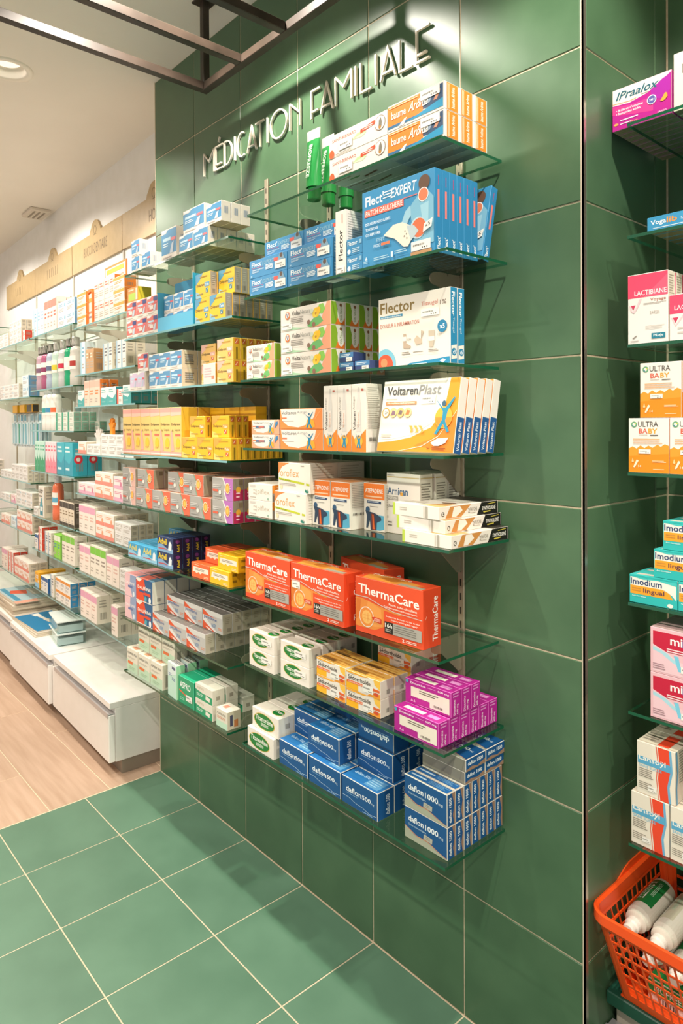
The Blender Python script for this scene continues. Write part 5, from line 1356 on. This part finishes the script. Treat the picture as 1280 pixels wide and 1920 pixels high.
def bottle(loc, dirv, label, gm='#1f7a3c', spin=0.0):
    """white spray bottle with a wrap label; dirv points from base to neck"""
    t = thing('spray_bottle', label, 'bottle', loc, 0, 'gel bottles in the orange basket')
    q = Vector((0, 0, 1)).rotation_difference(Vector(dirv).normalized()).to_matrix().to_4x4() @ Matrix.Rotation(spin, 4, 'Z')
    t.matrix_world = Matrix.Translation(loc) @ q
    wm = mat('#e6ded2', 0.3)
    b = MB()
    b.lathe([(0, 0), (.022, 0), (.0245, .003), (.0245, .118), (.0215, .126), (.0215, .132), (.013, .137)], wm, 28)
    _bb = b.obj('bottle_body', t)
    b = MB()
    b.lathe([(.0135, .137), (.0145, .139), (.0145, .150), (.0115, .153), (.0115, .163), (.009, .165), (0, .165)], mat('#f0e9df', 0.25), 24)
    b.obj('cap', t)
    b = MB()
    r_ = .0248
    n = 30
    for i in range(n):
        a, c = math.radians(-150 + 300 * i / n), math.radians(-150 + 300 * (i + 1) / n)
        ar, cr = -PI / 2 + a, -PI / 2 + c
        b.face([(r_ * math.cos(ar), r_ * math.sin(ar), .01), (r_ * math.cos(cr), r_ * math.sin(cr), .01), (r_ * math.cos(cr), r_ * math.sin(cr), .1), (r_ * math.cos(ar), r_ * math.sin(ar), .1)], mat(gm, .35) if 8 <= i < 22 else wm)
    vs, fs = text_geo('BIOFREEZE', .02)
    pts = []
    for u, v in vs:
        a = -PI / 2 + (.5 - v) * .62
        pts.append(((r_ + .0004) * math.cos(a), (r_ + .0004) * math.sin(a), .018 + u * .07))
    b.add(pts, fs, mat('#f0f2ea', .4))
    for k in range(3):
        a0 = -PI / 2 - .55 - .1 * k
        b.face([((r_ + .0003) * math.cos(a0), (r_ + .0003) * math.sin(a0), .02), ((r_ + .0003) * math.cos(a0 - .04), (r_ + .0003) * math.sin(a0 - .04), .02), ((r_ + .0003) * math.cos(a0 - .04), (r_ + .0003) * math.sin(a0 - .04), .07), ((r_ + .0003) * math.cos(a0), (r_ + .0003) * math.sin(a0), .07)], mat('#b9d6bd', .4))
    b.obj('label', _bb)
    return t
bottle((.047, .247, .354), (0, -.95, -.03), 'white and green gel bottle on top, next to the basket side', spin=PI + .5)
bottle((.1, .25, .348), (-.02, -.95, -.05), 'white gel bottle lying second on top, fine print facing up', gm='#cfc8b2', spin=PI + .9)
bottle((.172, .255, .338), (-.02, -.9, -.10), 'white gel bottle with barcode wedged third in the basket', spin=PI + .3)
bottle((.24, .262, .345), (.03, -.9, -.08), 'white gel bottle lying farthest along the basket', spin=PI + .5)
bottle((.07, .27, .292), (.02, -.85, -.02), 'white gel bottle in the lower layer under the first one', spin=PI)
bottle((.122, .268, .286), (.02, -.85, -.02), 'white gel bottle in the lower layer under the second one', spin=PI)
for i, (x, y, z, lab) in enumerate(((.072, .115, .212, 'green gel carton lying low behind the basket front'), (.19, .12, .212, 'green gel carton lying low beyond the first one'))):
    k = KINDS.get('gelbox') or (Kind('gelbox', .115, .04, .042, '#e6ded2', 'green gel carton')
        .r('F', 0, .3, 1, .95, '#2f9a4d').t('F', 'BIOFREEZE', .1, .5, .6, .28, '#eef3ea', .016).r('F', .74, .4, .95, .8, '#3f8fb0').bc('F', .2, .04, .5, .26, 7).c('T', '#2f9a4d'))
    put('gelbox', x + .0575, y + .02, z, lab, group='gel cartons in the orange basket')
(Kind('pinkbox', .06, .05, .05, '#ee8a6a', 'coral carton').r('F', .1, .3, .9, .8, '#f0a890'))
put('pinkbox', .075, .2, .212, 'coral carton at the bottom corner of the orange basket', group='gel cartons in the orange basket')

# ================================================================ white shelving wall
def fd(x, y):
    """carton frame on the white wall: x runs toward the green tiles (negative distance), y is depth in front of it (negative)"""
    p = dw(-x, -y)
    return p[0], p[1], DR
BAY = [(.0, .715), (.735, 1.455), (1.475, 2.195), (2.215, 2.935)]
BN = ['first white bay', 'second white bay', 'third white bay', 'fourth white bay']
DZ = [[1.812, 1.592, 1.445, 1.228, 1.044, .867, .68, .473], [1.842, 1.55, 1.332, 1.113, .866, .684, .47], [1.842, 1.522, 1.037, .895, .75, .462], [1.99, 1.842, 1.522, 1.037, .75, .462]]
for bi, zs in enumerate(DZ):
    s0, s1 = BAY[bi]
    for i, z in enumerate(zs):
        nm = (['top', 'second', 'third', 'fourth', 'fifth', 'sixth', 'seventh'] + ['eighth'])[i]
        glass_shelf(-s1, -s0, -.265, -.01, z, '%s glass shelf of the %s beyond the green tiles' % (nm, BN[bi]), loc=dw(0, 0, z), rz=DR, edge=M_GEDGE2, group='glass shelves on the white wall')
    for s_ in (s0 + .11, s1 - .11):
        t = thing('slotted_rail', 'pale slotted upright of the %s, %s' % (BN[bi], 'tile side' if s_ < s0 + .2 else 'far side'), 'shelf rail', dw(s_, 0, .4), DR, 'slotted uprights on the white wall')
        link('upright', _rm[0], t)
        for i, z in enumerate(zs):
            o = link('shelf_bracket', _bmw, None, dw(s_, .0065, z - GT - .0003), (0, 0, DR))
            o.scale = (1, 1.7, .8)
            tag(o, 'grey bracket under %s shelf of the %s, %s upright' % (['top', 'second', 'third', 'fourth', 'fifth', 'sixth', 'seventh', 'eighth'][i], BN[bi], 'tile-side' if s_ < s0 + .2 else 'far'), 'bracket', 'brackets on the white wall')

# sign panels with a small arch on top
def sign_panel(s0, s1, txt, label):
    t = thing('sign_panel', label, 'sign', dw((s0 + s1) / 2, 0, 2.23), DR, 'gold category panels above the white shelves')
    w, h0 = (s1 - s0) / 2 - .004, .172
    top = [(-w, h0), (-.085, h0), (-.075, h0 + .02)] + [(-.06 * math.cos(a), h0 + .02 + .045 * math.sin(a)) for a in [PI * i / 10 for i in range(1, 10)]] + [(.075, h0 + .02), (.085, h0), (w, h0)]
    pts = [(w, 0), (-w, 0)] + top
    b = MB()
    b.face([(x, -.012, z) for x, z in pts], M_GOLD)
    b.face([(x, 0, z) for x, z in pts][::-1], M_GOLD)
    for i in range(len(pts)):
        j = (i + 1) % len(pts)
        b.face([(pts[i][0], -.012, pts[i][1]), (pts[i][0], 0, pts[i][1]), (pts[j][0], 0, pts[j][1]), (pts[j][0], -.012, pts[j][1])], M_GOLD)
    _bd = b.obj('board', t)
    b = MB()
    if txt:
        vs, fs = text_geo(txt, 0)
        ww = min(.36, .036 * len(txt))
        b.add([(-ww / 2 + x * ww, -.0124, .06 + y * .055) for x, y in vs], fs, M_SIGNTXT)
    else:                                   # lettering too blurred to read
        for q in range(6):
            b.strip([(-.1 + q * .04, .06), (-.1 + q * .04 + .008 * (q % 3 - 1), .115)], .004, -.0126, -.0122, M_SIGNTXT)
    b.obj('lettering', _bd)
    b = MB()
    b.strip(arc(0, h0 + .012, .02, .022, 0, 360, 12)[:-1], .003, -.0126, -.0122, M_SIGNTXT, True)
    b.strip([(-.02, h0 - .014), (.02, h0 - .014)], .003, -.0126, -.0122, M_SIGNTXT)
    b.obj('emblem_marking', _bd)
sign_panel(.005, .762, 'HOM', 'gold panel reading HOM partly hidden by the green tiles')
sign_panel(.762, 1.524, 'BUCCO-DENTAIRE', 'gold panel reading BUCCO-DENTAIRE')
sign_panel(1.524, 2.286, None, 'gold arched panel two past the tile-side one')
sign_panel(2.286, 3.048, None, 'gold arched panel farthest from the green tiles')
for s_ in (.762, 1.524, 2.286):
    b = MB()
    b.box(-.009, .009, -.006, 0, .35, 2.23, mat('#b8b2a6', .45, name='panel_joint'))
    tag(b.obj('trim_3', None, dw(s_, 0), (0, 0, DR)), kind='structure')

# ---- white drawer cabinets along the white wall
def cabinet(s0, s1, label, fw=0.0):
    t = thing('drawer_cabinet', label, 'cabinet', dw((s0 + s1) / 2, fw), DR, 'low white drawer cabinets')
    w = (s1 - s0) / 2
    for nm, bx, m_, bv in (('top_panel', (-w, w, -.362, -.002, .262, .288), M_LACQ, .002), ('carcass', (-w, w, -.340, -.002, .054, .262), M_LACQ, .001), ('drawer_front', (-w + .001, w - .001, -.366, -.341, .055, .238), M_LACQ, .002), ('plinth', (-w + .02, w - .003, -.315, -.002, 0, .054), M_PLINTH, .001)):
        b = MB()
        b.bevbox(*bx, bv, [m_] * 6, m_)
        _p = b.obj(nm, t)
        if nm == 'drawer_front':
            _df = _p
    b = MB()
    b.box(-w + .03, w - .004, -.369, -.3665, .228, .246, M_ALU)
    b.box(-w + .03, w - .004, -.3665, -.3415, .2395, .2425, M_ALU)
    b.obj('handle', _df)
cabinet(.036, .752, 'white drawer cabinet nearest the green tiled wall, bare top')
cabinet(.770, 1.480, 'white drawer cabinet carrying clear plastic boxes and leaflets', .014)
cabinet(1.484, 2.2, 'white drawer cabinet carrying the newspaper pile')
cabinet(2.208, 2.924, 'white drawer cabinet farthest from the green tiles')

# translucent boxes on the second cabinet
M_CLEAR = glass_mat('cloudy_plastic', (.80, .88, .88, 1), .12)
for i in range(2):
    t = thing('storage_box', '%s pale translucent plastic box on the white cabinet' % ('lower', 'upper')[i], 'box', dw(.955, .235, .289 + i * .061), DR - .12, 'translucent boxes on the white cabinet')
    b = MB()
    b.bevbox(-.11, .11, -.066, .066, 0, .052, .003, [M_CLEAR] * 6, M_CLEAR)
    b.obj('tub', t)
    b = MB()
    b.bevbox(-.112, .112, -.068, .068, .0525, .0603, .002, [mat('#d5dcd8', .3)] * 6, mat('#d5dcd8', .3))
    b.obj('lid', t)
    b = MB()
    b.box(-.1, .1, -.056, .056, .003, .036, mat('#c9d4d2', .5))
    b.obj('contents', t)

# leaflets and newspapers on the cabinets
def paper(s_, dep, z, w, d, th, col, label, rz=0.0, name='newspaper', deco=None):
    b = MB()
    b.box(-w / 2, w / 2, -d / 2, d / 2, 0, th, mat('#d9cdb9', .7), [mat('#c9bca6', .7), mat(col, .5)] + [mat('#cdbfa8', .7)] * 4)
    o = b.obj(name, None, dw(s_, dep, z), (0, 0, DR + rz))
    tag(o, label, 'leaflet' if name == 'leaflet' else 'newspaper', 'papers on the white cabinets')
    if deco:
        deco(o, w, d, th)
    return o
z_ = .2885
for i in range(6):
    paper(1.75 + .008 * (i % 3), .2 - .004 * (i % 2), z_, .42, .29, .012, ('#cbbfae', '#d5cabb', '#c2b6a6')[i % 3], '%s newspaper of the pile on the white cabinet' % ('lowest', 'second', 'third', 'fourth', 'fifth', 'topmost')[i], .03 * ((i % 3) - 1))
    z_ += .0124
def toothbrush_print(o, w, d, th):
    b = MB()
    b.face([(-w * .42, -.01, th + .0003), (-w * .42, .012, th + .0003), (w * .4, .035, th + .0003), (w * .42, .02, th + .0003)], mat('#d6cfc4', .4))
    b.face([(-w * .46, -.02, th + .0004), (-w * .46, .02, th + .0004), (-w * .3, .022, th + .0004), (-w * .3, -.014, th + .0004)], mat('#e9e4da', .4))
    b.face([(-.02, -.002, th + .0004), (-.02, .03, th + .0004), (w * .22, .04, th + .0004), (w * .22, .008, th + .0004)], mat('#cdbfae', .4))
    b.obj('printed_picture', o)
for i in range(3):
    paper(1.30 + .008 * i, .24 - .004 * i, .2886 + i * .006, .44, .23, .0055, '#cfc5b6', '%s folded newspaper under the blue leaflet' % ('lowest', 'second', 'third')[i], .02 * i)
paper(1.30, .245, .307, .36, .2, .003, '#1f78a6', 'blue leaflet with a toothbrush picture on the cabinet papers', .06, 'leaflet', toothbrush_print)
paper(1.58, .27, .3632, .1, .12, .003, '#e0a08a', 'coral leaflet lying on the newspaper pile', -.05, 'leaflet')
def pic(o, w, d, th):
    b = MB()
    b.face([(-.1, -.08, th + .0003), (-.02, -.1, th + .0003), (.04, -.02, th + .0003), (-.06, 0, th + .0003)], mat('#d8583a', .4))
    b.face([(-.1, .0, th + .0003), (.08, .0, th + .0003), (.1, .1, th + .0003), (-.08, .1, th + .0003)], mat('#d8cfc2', .4))
    b.face([(-.18, -.12, th + .0002), (.18, -.12, th + .0002), (.18, -.09, th + .0002), (-.18, -.09, th + .0002)], mat('#3f8fae', .4))
    b.obj('printed_picture', o)
paper(1.78, .2, z_, .38, .27, .004, '#a9c0c6', 'magazine with a coral and grey cover on the newspaper pile', .02, 'leaflet', pic)

# ---- generic pharmacy cartons
def gen(key, w, d, h, base, band, acc, desc, end=None, style=0):
    k = Kind(key, w, d, h, base, desc)
    if style == 0:
        k.r('F', 0, .72, 1, .95, band).l('F', .1, .4, .8, .62, 2, acc).l('F', .1, .12, .6, .3, 2, '#b5aca0')
    elif style == 1:
        k.r('F', 0, 0, 1, .3, band).l('F', .1, .55, .85, .8, 2, acc).e('F', .75, .42, .1, acc)
    elif style == 2:
        k.r('F', 0, 0, .3, 1, band).l('F', .38, .5, .9, .85, 3, acc).l('F', .38, .15, .8, .35, 2, '#b5aca0')
    elif style == 3:
        k.p('F', [(.004, .004), (.996, .004), (.996, .6), (.6, .35), (.004, .5)], band).l('F', .1, .66, .8, .9, 2, acc).l('F', .15, .1, .7, .25, 1, acc)
    else:
        k.l('F', .1, .6, .7, .85, 2, acc).l('F', .1, .2, .85, .5, 3, '#b5aca0').r('F', .76, .6, .94, .85, band)
    k.c('R', end or base)
    k.bc('R', .25, .15, .75, .4, 5, '#8d857a').l('R', .2, .55, .8, .85, 3, '#a89f92')
    return k
PW = '#e4dbd1'
gen('ora', .12, .05, .052, '#f0e2d2', '#f0a24a', '#ef8230', 'cream carton with orange stripes', '#ee8a34', 0)
gen('orb', .06, .04, .09, PW, '#e9b3a6', '#e0745a', 'white carton framed in orange', '#ee7f2e', 4)
gen('tallp', .05, .05, .17, '#f0ddd4', '#e2897a', '#d9705c', 'tall pink and white carton', '#e9d3c8', 0)
gen('palb', .06, .05, .15, '#dce9ee', '#a9cfdf', '#7fb0c8', 'tall pale blue carton', '#c9dbe2', 2)
gen('lowb', .125, .06, .062, '#dbe8ec', '#9cc4d6', '#7fa9c0', 'low pale blue carton', '#5f8cae', 4)
gen('smw', .085, .03, .045, '#e6e4e0', '#c9c4bc', '#a9a49c', 'small white carton with grey print', '#d8cdb9', 4)
gen('smw2', .11, .045, .042, '#e9e6e2', '#b9d0d8', '#a9a49c', 'flat white carton with faint blue mark', '#cfc4b0', 4)
gen('brn', .05, .05, .11, '#c9a37c', '#b58a5c', '#e9ddc9', 'brown kraft carton', '#b98f62', 4)
gen('wgr', .052, .04, .115, '#e6e2d9', '#9fb9c9', '#6a6f78', 'tall white carton with grey side', '#d9cfbc', 2)
gen('sport', .065, .04, .115, '#f0cdbb', '#efb7a4', '#e8844a', 'pale coral carton with orange spine', '#ee7a2a', 0).t('R', 'SPORTENINE', .3, .08, .34, .8, '#6a3d26', .012, rot=90)
gen('teal', .085, .04, .075, '#e2e6e2', '#4aa6a4', '#7fb7b4', 'white and teal carton', '#2f8f95', 3)
gen('redw', .06, .04, .062, '#ece2da', '#de5a44', '#cf5a48', 'white and red carton', '#d94a34', 2)
gen('pinkw', .105, .045, .05, '#efdcd9', '#dfa7bd', '#cf7f98', 'white and rose carton', '#d9cdbf', 1)
gen('pinkt', .07, .06, .125, '#eee1d6', '#dfa3bb', '#d9b3a6', 'tall white carton with rose band', '#e2d6c6', 0)
gen('pinko', .105, .05, .055, '#f0e2d8', '#e58a7a', '#dfa07c', 'white and coral carton', '#d9cbb6', 1)
gen('dark', .042, .05, .12, '#ddd0bb', '#3f372e', '#8a7658', 'cream carton with dark brown bands', '#4a4238', 0).c('T', '#4f4436').r('F', 0, 0, 1, .12, '#3f372e')
gen('green', .062, .06, .14, '#e9e2d4', '#7cc242', '#9a8f84', 'tall cream carton with bright green cap band', '#e0d8c8', 0)
gen('lime', .05, .05, .12, '#8ccf4a', '#e3e9d2', '#4f8f9a', 'lime green carton', '#6fb23a', 0)
gen('navyw', .06, .05, .08, '#e6e2da', '#2f5f98', '#3f6fa6', 'white and navy carton', '#2f5f98', 0)
gen('yel', .075, .07, .085, '#e9aa30', '#8fc0dc', '#d6e6ef', 'amber and sky blue carton', '#e2a020', 1)
gen('orbl', .075, .04, .058, '#e9e4dc', '#e0903a', '#8a8f9a', 'white carton with orange and blue edge', '#2f7fb0', 0)
gen('tbg', .045, .06, .16, '#bfe0d2', '#2f9a6a', '#4aa884', 'green toothbrush carton', '#2f9a9a', 3)
gen('tbp', .045, .06, .16, '#f0d6da', '#e8889a', '#e86a80', 'pink toothbrush carton', '#d94a5a', 3)
gen('tbt', .12, .07, .16, '#3fb0c0', '#2f98ae', '#d6ecee', 'turquoise toothbrush carton', '#34a3b6', 3).e('R', .4, .5, .3, '#d8323e').e('R', .4, .5, .14, '#ece2da')
gen('tbb', .05, .05, .12, '#2f8fb6', '#c8503c', '#d9e6ea', 'blue toothbrush carton', '#2b7fa6', 1)
gen('elo', .105, .05, .165, '#e6e0d4', '#dfe3df', '#8a857a', 'tall white mouthwash carton', '#d6cbb6', 4).t('F', 'elodent', .2, .84, .6, .08, '#5a564e', .012).p('F', [(.25, .06), (.25, .38), (.38, .5), (.42, .62), (.58, .62), (.62, .5), (.75, .38), (.75, .06)], '#4f9fae').r('F', .32, .2, .68, .34, '#dfe9e8').r('F', .3, .1, .45, .17, '#2f6f86').r('F', .55, .1, .7, .17, '#2f6f86')
gen('smgreen', .09, .035, .045, '#e6e2d6', '#3f9a7c', '#7fb09c', 'small white carton with green end', '#7fae98', 2)

SHO = ['top', 'second', 'third', 'fourth', 'fifth', 'sixth', 'seventh', 'eighth']
def drow(bay, sh, items):
    """items: (kind, s of the left edge, columns, tiers, rows[, set-back])"""
    z = DZ[bay][sh]
    where = '%s shelf, %s' % (SHO[sh], BN[bay])
    seen = {}
    for it in items:
        key, s_, nx, nz, ny = it[:5]
        sb = it[5] if len(it) > 5 else 0
        seen[key] = seen.get(key, 0) + 1
        ex = '' if seen[key] == 1 else ('second group' if seen[key] == 2 else 'third group')
        block(key, -s_, -.255 + sb, z, where, nx, nz, ny, frame=fd, extra=ex, gx=.002, gy=.002)
# first white bay
drow(0, 0, [('ora', .70, 1, 3, 1), ('orb', .50, 4, 2, 1, .01), ('ora', .245, 1, 3, 1)])
drow(0, 1, [('palb', .66, 1, 1, 1), ('brn', .585, 2, 1, 2), ('brn', .46, 1, 1, 1, .03), ('wgr', .37, 2, 1, 2), ('wgr', .22, 2, 1, 2)])
drow(0, 2, [('teal', .70, 1, 1, 1), ('sport', .61, 3, 1, 2), ('teal', .40, 2, 1, 2), ('redw', .215, 1, 1, 2), ('teal', .15, 1, 1, 3)])
drow(0, 3, [('pinko', .70, 1, 1, 2), ('smw', .585, 2, 1, 2), ('smw', .40, 3, 2, 2), ('smw', .13, 1, 2, 1)])
drow(0, 4, [('pinkw', .70, 2, 1, 2), ('pinko', .48, 2, 2, 2), ('pinkw', .26, 2, 2, 2)])
drow(0, 5, [('pinkt', .70, 3, 1, 2), ('pinko', .475, 2, 2, 3), ('smw', .25, 2, 2, 3)])
drow(0, 6, [('pinkt', .70, 2, 1, 2), ('green', .55, 3, 1, 2), ('pinkt', .35, 2, 1, 2), ('smw', .2, 2, 2, 2)])
drow(0, 7, [('pinkt', .69, 2, 1, 2), ('pinkt', .54, 1, 1, 3, -.002), ('pinkt', .30, 1, 1, 2)])
# second white bay
drow(1, 0, [('palb', 1.42, 3, 1, 1), ('tallp', 1.22, 4, 1, 2), ('lowb', .99, 2, 2, 1)])
drow(1, 2, [('smgreen', 1.04, 3, 2, 3), ('smgreen', .79, 1, 1, 1, .1)])
drow(1, 3, [('tbg', 1.42, 4, 1, 2), ('tbp', 1.225, 4, 1, 2), ('tbt', 1.03, 2, 1, 2)])
drow(1, 4, [('elo', 1.36, 1, 1, 1), ('dark', .99, 5, 1, 3), ('smw', 1.455, 1, 1, 2)])
drow(1, 5, [('navyw', 1.44, 1, 1, 2), ('redw', 1.365, 1, 2, 2), ('wgr', 1.25, 2, 1, 2), ('lime', 1.09, 2, 1, 3), ('green', .96, 3, 1, 2)])
drow(1, 6, [('yel', 1.44, 1, 1, 2), ('navyw', 1.33, 2, 1, 2), ('wgr', 1.16, 1, 1, 2), ('orbl', 1.07, 3, 2, 3)])
# third white bay
drow(2, 0, [('smw2', 2.19, 2, 2, 1), ('smw', 1.94, 3, 3, 2), ('redw', 1.66, 1, 1, 1)])
drow(2, 1, [('smw2', 2.19, 4, 2, 2), ('lowb', 1.70, 1, 2, 1, .01)])
drow(2, 2, [('smw', 2.19, 3, 1, 3), ('smw', 1.92, 4, 2, 3)])
drow(2, 3, [('smw2', 2.19, 2, 1, 2), ('pinkw', 1.94, 1, 1, 2), ('smw2', 1.82, 3, 2, 2)])
drow(2, 4, [('pinko', 2.19, 2, 1, 2), ('lowb', 1.95, 1, 1, 1), ('pinko', 1.81, 3, 2, 2)])
drow(2, 5, [('pinkt', 2.19, 2, 1, 2), ('redw', 2.03, 2, 2, 2), ('pinko', 1.88, 3, 2, 2)])
drow(3, 1, [('smw2', 2.62, 3, 2, 1)])
drow(3, 2, [('smw2', 2.62, 3, 2, 1)])
drow(3, 3, [('pinkw', 2.62, 3, 2, 1)])

# ---- mouthwash bottles on the second white bay
def mouthwash(s_, dep, z, body, lab, label, cap='#8f8a82', h=.235, opaque=False):
    t = thing('mouthwash_bottle', label, 'bottle', dw(s_, dep, z + .0003), DR, 'mouthwash bottles in the second white bay')
    m_ = mat(body, .12, 0, .6)
    b = MB()
    k = h / .235
    b.lathe([(0, 0), (.034, 0), (.037, .004), (.037, .05), (.034, .062), (.037, .075), (.037, .15), (.034, .16), (.036, .168), (.03, .185), (.016, .193)], m_, 20, sq=.75)
    _bb = b.obj('bottle_body', t, smooth=True)
    b = MB()
    b.lathe([(.017, .193), (.0185, .2), (.0185, .234), (.0165, .237), (0, .237)], mat(cap, .3, .3), 16)
    for i in range(9):
        a = -2.8 + i * .33
        r_ = .0187
        b.face([(r_ * math.cos(a), r_ * math.sin(a), .2), (r_ * math.cos(a + .12), r_ * math.sin(a + .12), .2), (r_ * math.cos(a + .3), r_ * math.sin(a + .3), .234), (r_ * math.cos(a + .18), r_ * math.sin(a + .18), .234)], mat('#dcd6cc', .3))
    b.obj('cap', t)
    b = MB()
    for v0, v1, c in ((.08, .145, '#ece6dc'), (.095, .12, lab)):
        n = 12
        r_ = .0374 if c == '#ece6dc' else .0378
        for i in range(n):
            a0, a1 = -PI / 2 - 1.1 + 2.2 * i / n, -PI / 2 - 1.1 + 2.2 * (i + 1) / n
            b.face([(r_ * math.cos(a0), .75 * r_ * math.sin(a0), v0), (r_ * math.cos(a1), .75 * r_ * math.sin(a1), v0), (r_ * math.cos(a1), .75 * r_ * math.sin(a1), v1), (r_ * math.cos(a0), .75 * r_ * math.sin(a0), v1)], mat(c, .4))
    b.obj('label', _bb)
z1 = DZ[1][1]
for s_, c, l_, lb in ((1.40, '#b99aa6', '#7a5a70', 'pale mauve mouthwash bottle farthest from the tiles'), (1.31, '#a85a78', '#8a3a5c', 'deep pink mouthwash bottle'), (1.215, '#a9b4c4', '#5f6a86', 'grey-blue mouthwash bottle beside the pink one'), (1.12, '#b9cfc0', '#d6c43a', 'pale green mouthwash bottle with yellow label'), (1.01, '#c4c2c0', '#c8324a', 'clear mouthwash bottle with red dots'), (.915, '#1f9a6a', '#e6efe6', 'bright green mouthwash bottle'), (.83, '#c9c4ba', '#a9362e', 'clear mouthwash bottle nearest the green tiles')):
    mouthwash(s_, .22, z1, c, l_, lb, cap=('#4a453d' if s_ > 1.2 or .9 < s_ < .95 else '#a8a49c'))
z2 = DZ[1][2]
for s_, dp, lb, c in ((1.30, .22, 'white pump bottle with teal stripe', '#3f9f9a'), (1.22, .225, 'white bottle with blue wave and orange foot', '#4a8fb6'), (1.14, .222, 'white bottle with blue wave beside the low cartons', '#e2683a'), (1.06, .12, 'white bottle standing behind the low cartons', '#7f9f9a')):
    mouthwash(s_, dp, z2, '#e9e4dc', c, lb, cap='#cfd3d2')
mouthwash(1.13, .22, DZ[1][4], '#dd6f4a', '#5fa6c4', 'orange mouthwash bottle with clear cap beside the white carton', cap='#c9cfd4')

# ---- hanging toothbrush packs in the third bay
def hang_pack(s_, dep, z, c1, c2, label):
    t = thing('toothbrush_pack', label, 'toothbrush', dw(s_, dep, z), DR, 'toothbrush packs on hooks in the third white bay')
    b = MB()
    b.bevbox(-.026, .026, -.002, .002, -.2, 0, .0008, [mat('#cdd8da', .3)] * 6, mat('#cdd8da', .3))
    b.obj('card', t)
    b = MB()
    b.bevbox(-.02, .02, -.016, -.002, -.19, -.05, .004, [mat('#c3d3d6', .12)] * 6, mat('#c3d3d6', .12))
    b.obj('blister', t)
    b = MB()
    b.strip([(-.008, -.18), (-.006, -.09), (-.009, -.06)], .008, -.018, -.016, mat(c1, .3))
    b.strip([(.009, -.18), (.007, -.1), (.009, -.06)], .006, -.018, -.016, mat(c2, .3))
    b.obj('toothbrush_print', t)
    b = MB()
    b.box(-.02, .02, -.0028, -.002, -.04, -.005, mat(c2, .4))
    b.obj('header_print', t)
cols = [('#2f9a5c', '#3f8fae'), ('#6fb8c4', '#8fb0b8'), ('#d6dcd8', '#7fa6b0'), ('#4aa3b6', '#b9c9cc'), ('#a9c4c8', '#5f9fae')]
HK = ['nearest the tiles', 'second from the tiles', 'third from the tiles', 'fourth from the tiles', 'fifth from the tiles', 'sixth from the tiles', 'seventh from the tiles', 'eighth from the tiles']
for i in range(8):
    s_ = 1.56 + i * .078
    b = MB()
    b.box(-.002, .002, -.2, 0, -.002, .002, M_ALU)
    tag(b.obj('display_hook', None, dw(s_, 0, 1.432), (0, 0, DR)), 'thin metal display hook, %s, third white bay' % HK[i], 'hook', 'hooks in the third white bay')
    for k in range(2):
        hang_pack(s_, .185 - .05 * k, 1.4285, *cols[(i + 2 * k) % 5], '%s clear toothbrush pack on the hook %s' % (('front', 'rear')[k], HK[i]))
for i in range(3):
    b = MB()
    b.bevbox(-.055, .055, -.02, .02, 0, .05, .004, [mat(('#3a342c', '#e2a820', '#e2a820')[i], .4)] * 6, mat('#c9902a', .4))
    o = b.obj('blade_pack', None, dw(1.66 + .16 * i, .2, 1.4341), (0, 0, DR))
    tag(o, '%s small pack resting on the hooks, %s' % (('black', 'amber', 'amber')[i], ('tile side', 'middle', 'far side')[i]), 'box', 'packs resting on the hooks')
# ---- orange display frame, header card and two hand-shaped sponges in the first white bay
OR = mat('#f0762a', .4)
t = thing('cardboard_display', 'orange arched cardboard display frame on the top white-bay shelf', 'display', dw(.54, .245, DZ[0][0] + .0003), DR)
b = MB()
b.strip([(-.03, 0), (-.03, .14), (-.02, .152), (.02, .152), (.03, .14), (.03, 0)], .012, -.006, .006, OR)
b.obj('frame', t)
b = MB()
b.box(-.024, .024, -.002, .002, 0, .138, mat('#f0dcc6', .5))
_pn = b.obj('panel', t)
b = MB()
for v0, v1, c in ((.1, .118, '#f09a3c'), (.05, .06, '#c9836a'), (.03, .038, '#8a7f94')):
    b.box(-.02, .02, -.0028, -.0022, v0, v1, mat(c, .5))
b.obj('panel_print', _pn)
t = thing('header_card', 'orange framed header card rising behind the white and orange cartons', 'display', dw(.37, .195, DZ[0][0] + .0003), DR)
b = MB()
b.box(-.125, .125, -.002, .002, 0, .25, OR)
_pn = b.obj('card', t)
b = MB()
b.box(-.115, .115, -.0032, -.0022, .175, .24, mat('#f2e2cc', .5))
b.box(-.1, .1, -.004, -.0033, .215, .234, mat('#f0a83a', .5))
vs, fs = text_geo('oscillococcinum', .006)
b.add([(-.1 + x * .2, -.0042, .185 + y * .02) for x, y in vs], fs, mat('#7a6f6a', .5))
b.obj('header_print', _pn)
def hand(s_, dep, z, col, label, rz):
    t_ = link('hand_sponge', None, None, dw(s_, dep, z), (0, 0, DR + rz))
    tag(t_, label, 'sponge', 'hand-shaped sponges')
    m_ = mat(col, .6)
    b_ = MB()
    b_.strip([(0, 0), (0, .034)], .04, -.006, .006, m_)
    b_.obj('palm', t_)
    for a, l_ in ((-50, .03), (-22, .038), (0, .042), (20, .038), (46, .028)):
        b_ = MB()
        a = math.radians(a)
        x0_, z0_ = .016 * math.sin(a) * 1.2, .028
        b_.strip([(x0_, z0_), (x0_ + l_ * math.sin(a), z0_ + l_ * math.cos(a))], .0095, -.0055, .0055, m_)
        b_.obj('finger', t_)
hand(.475, .235, DZ[0][3] + .0460, '#d6cdc6', 'grey hand-shaped sponge standing on small white cartons', .1)
hand(.345, .225, DZ[0][3] + .0915, '#f08a1e', 'orange hand-shaped sponge standing on small white cartons', -.1)
dup = [k for k, v in USED.items() if v > 1]
print('cartons', len(USED), 'duplicate labels', dup[:10], 'long', [k for k in USED if len(k.split()) > 16])
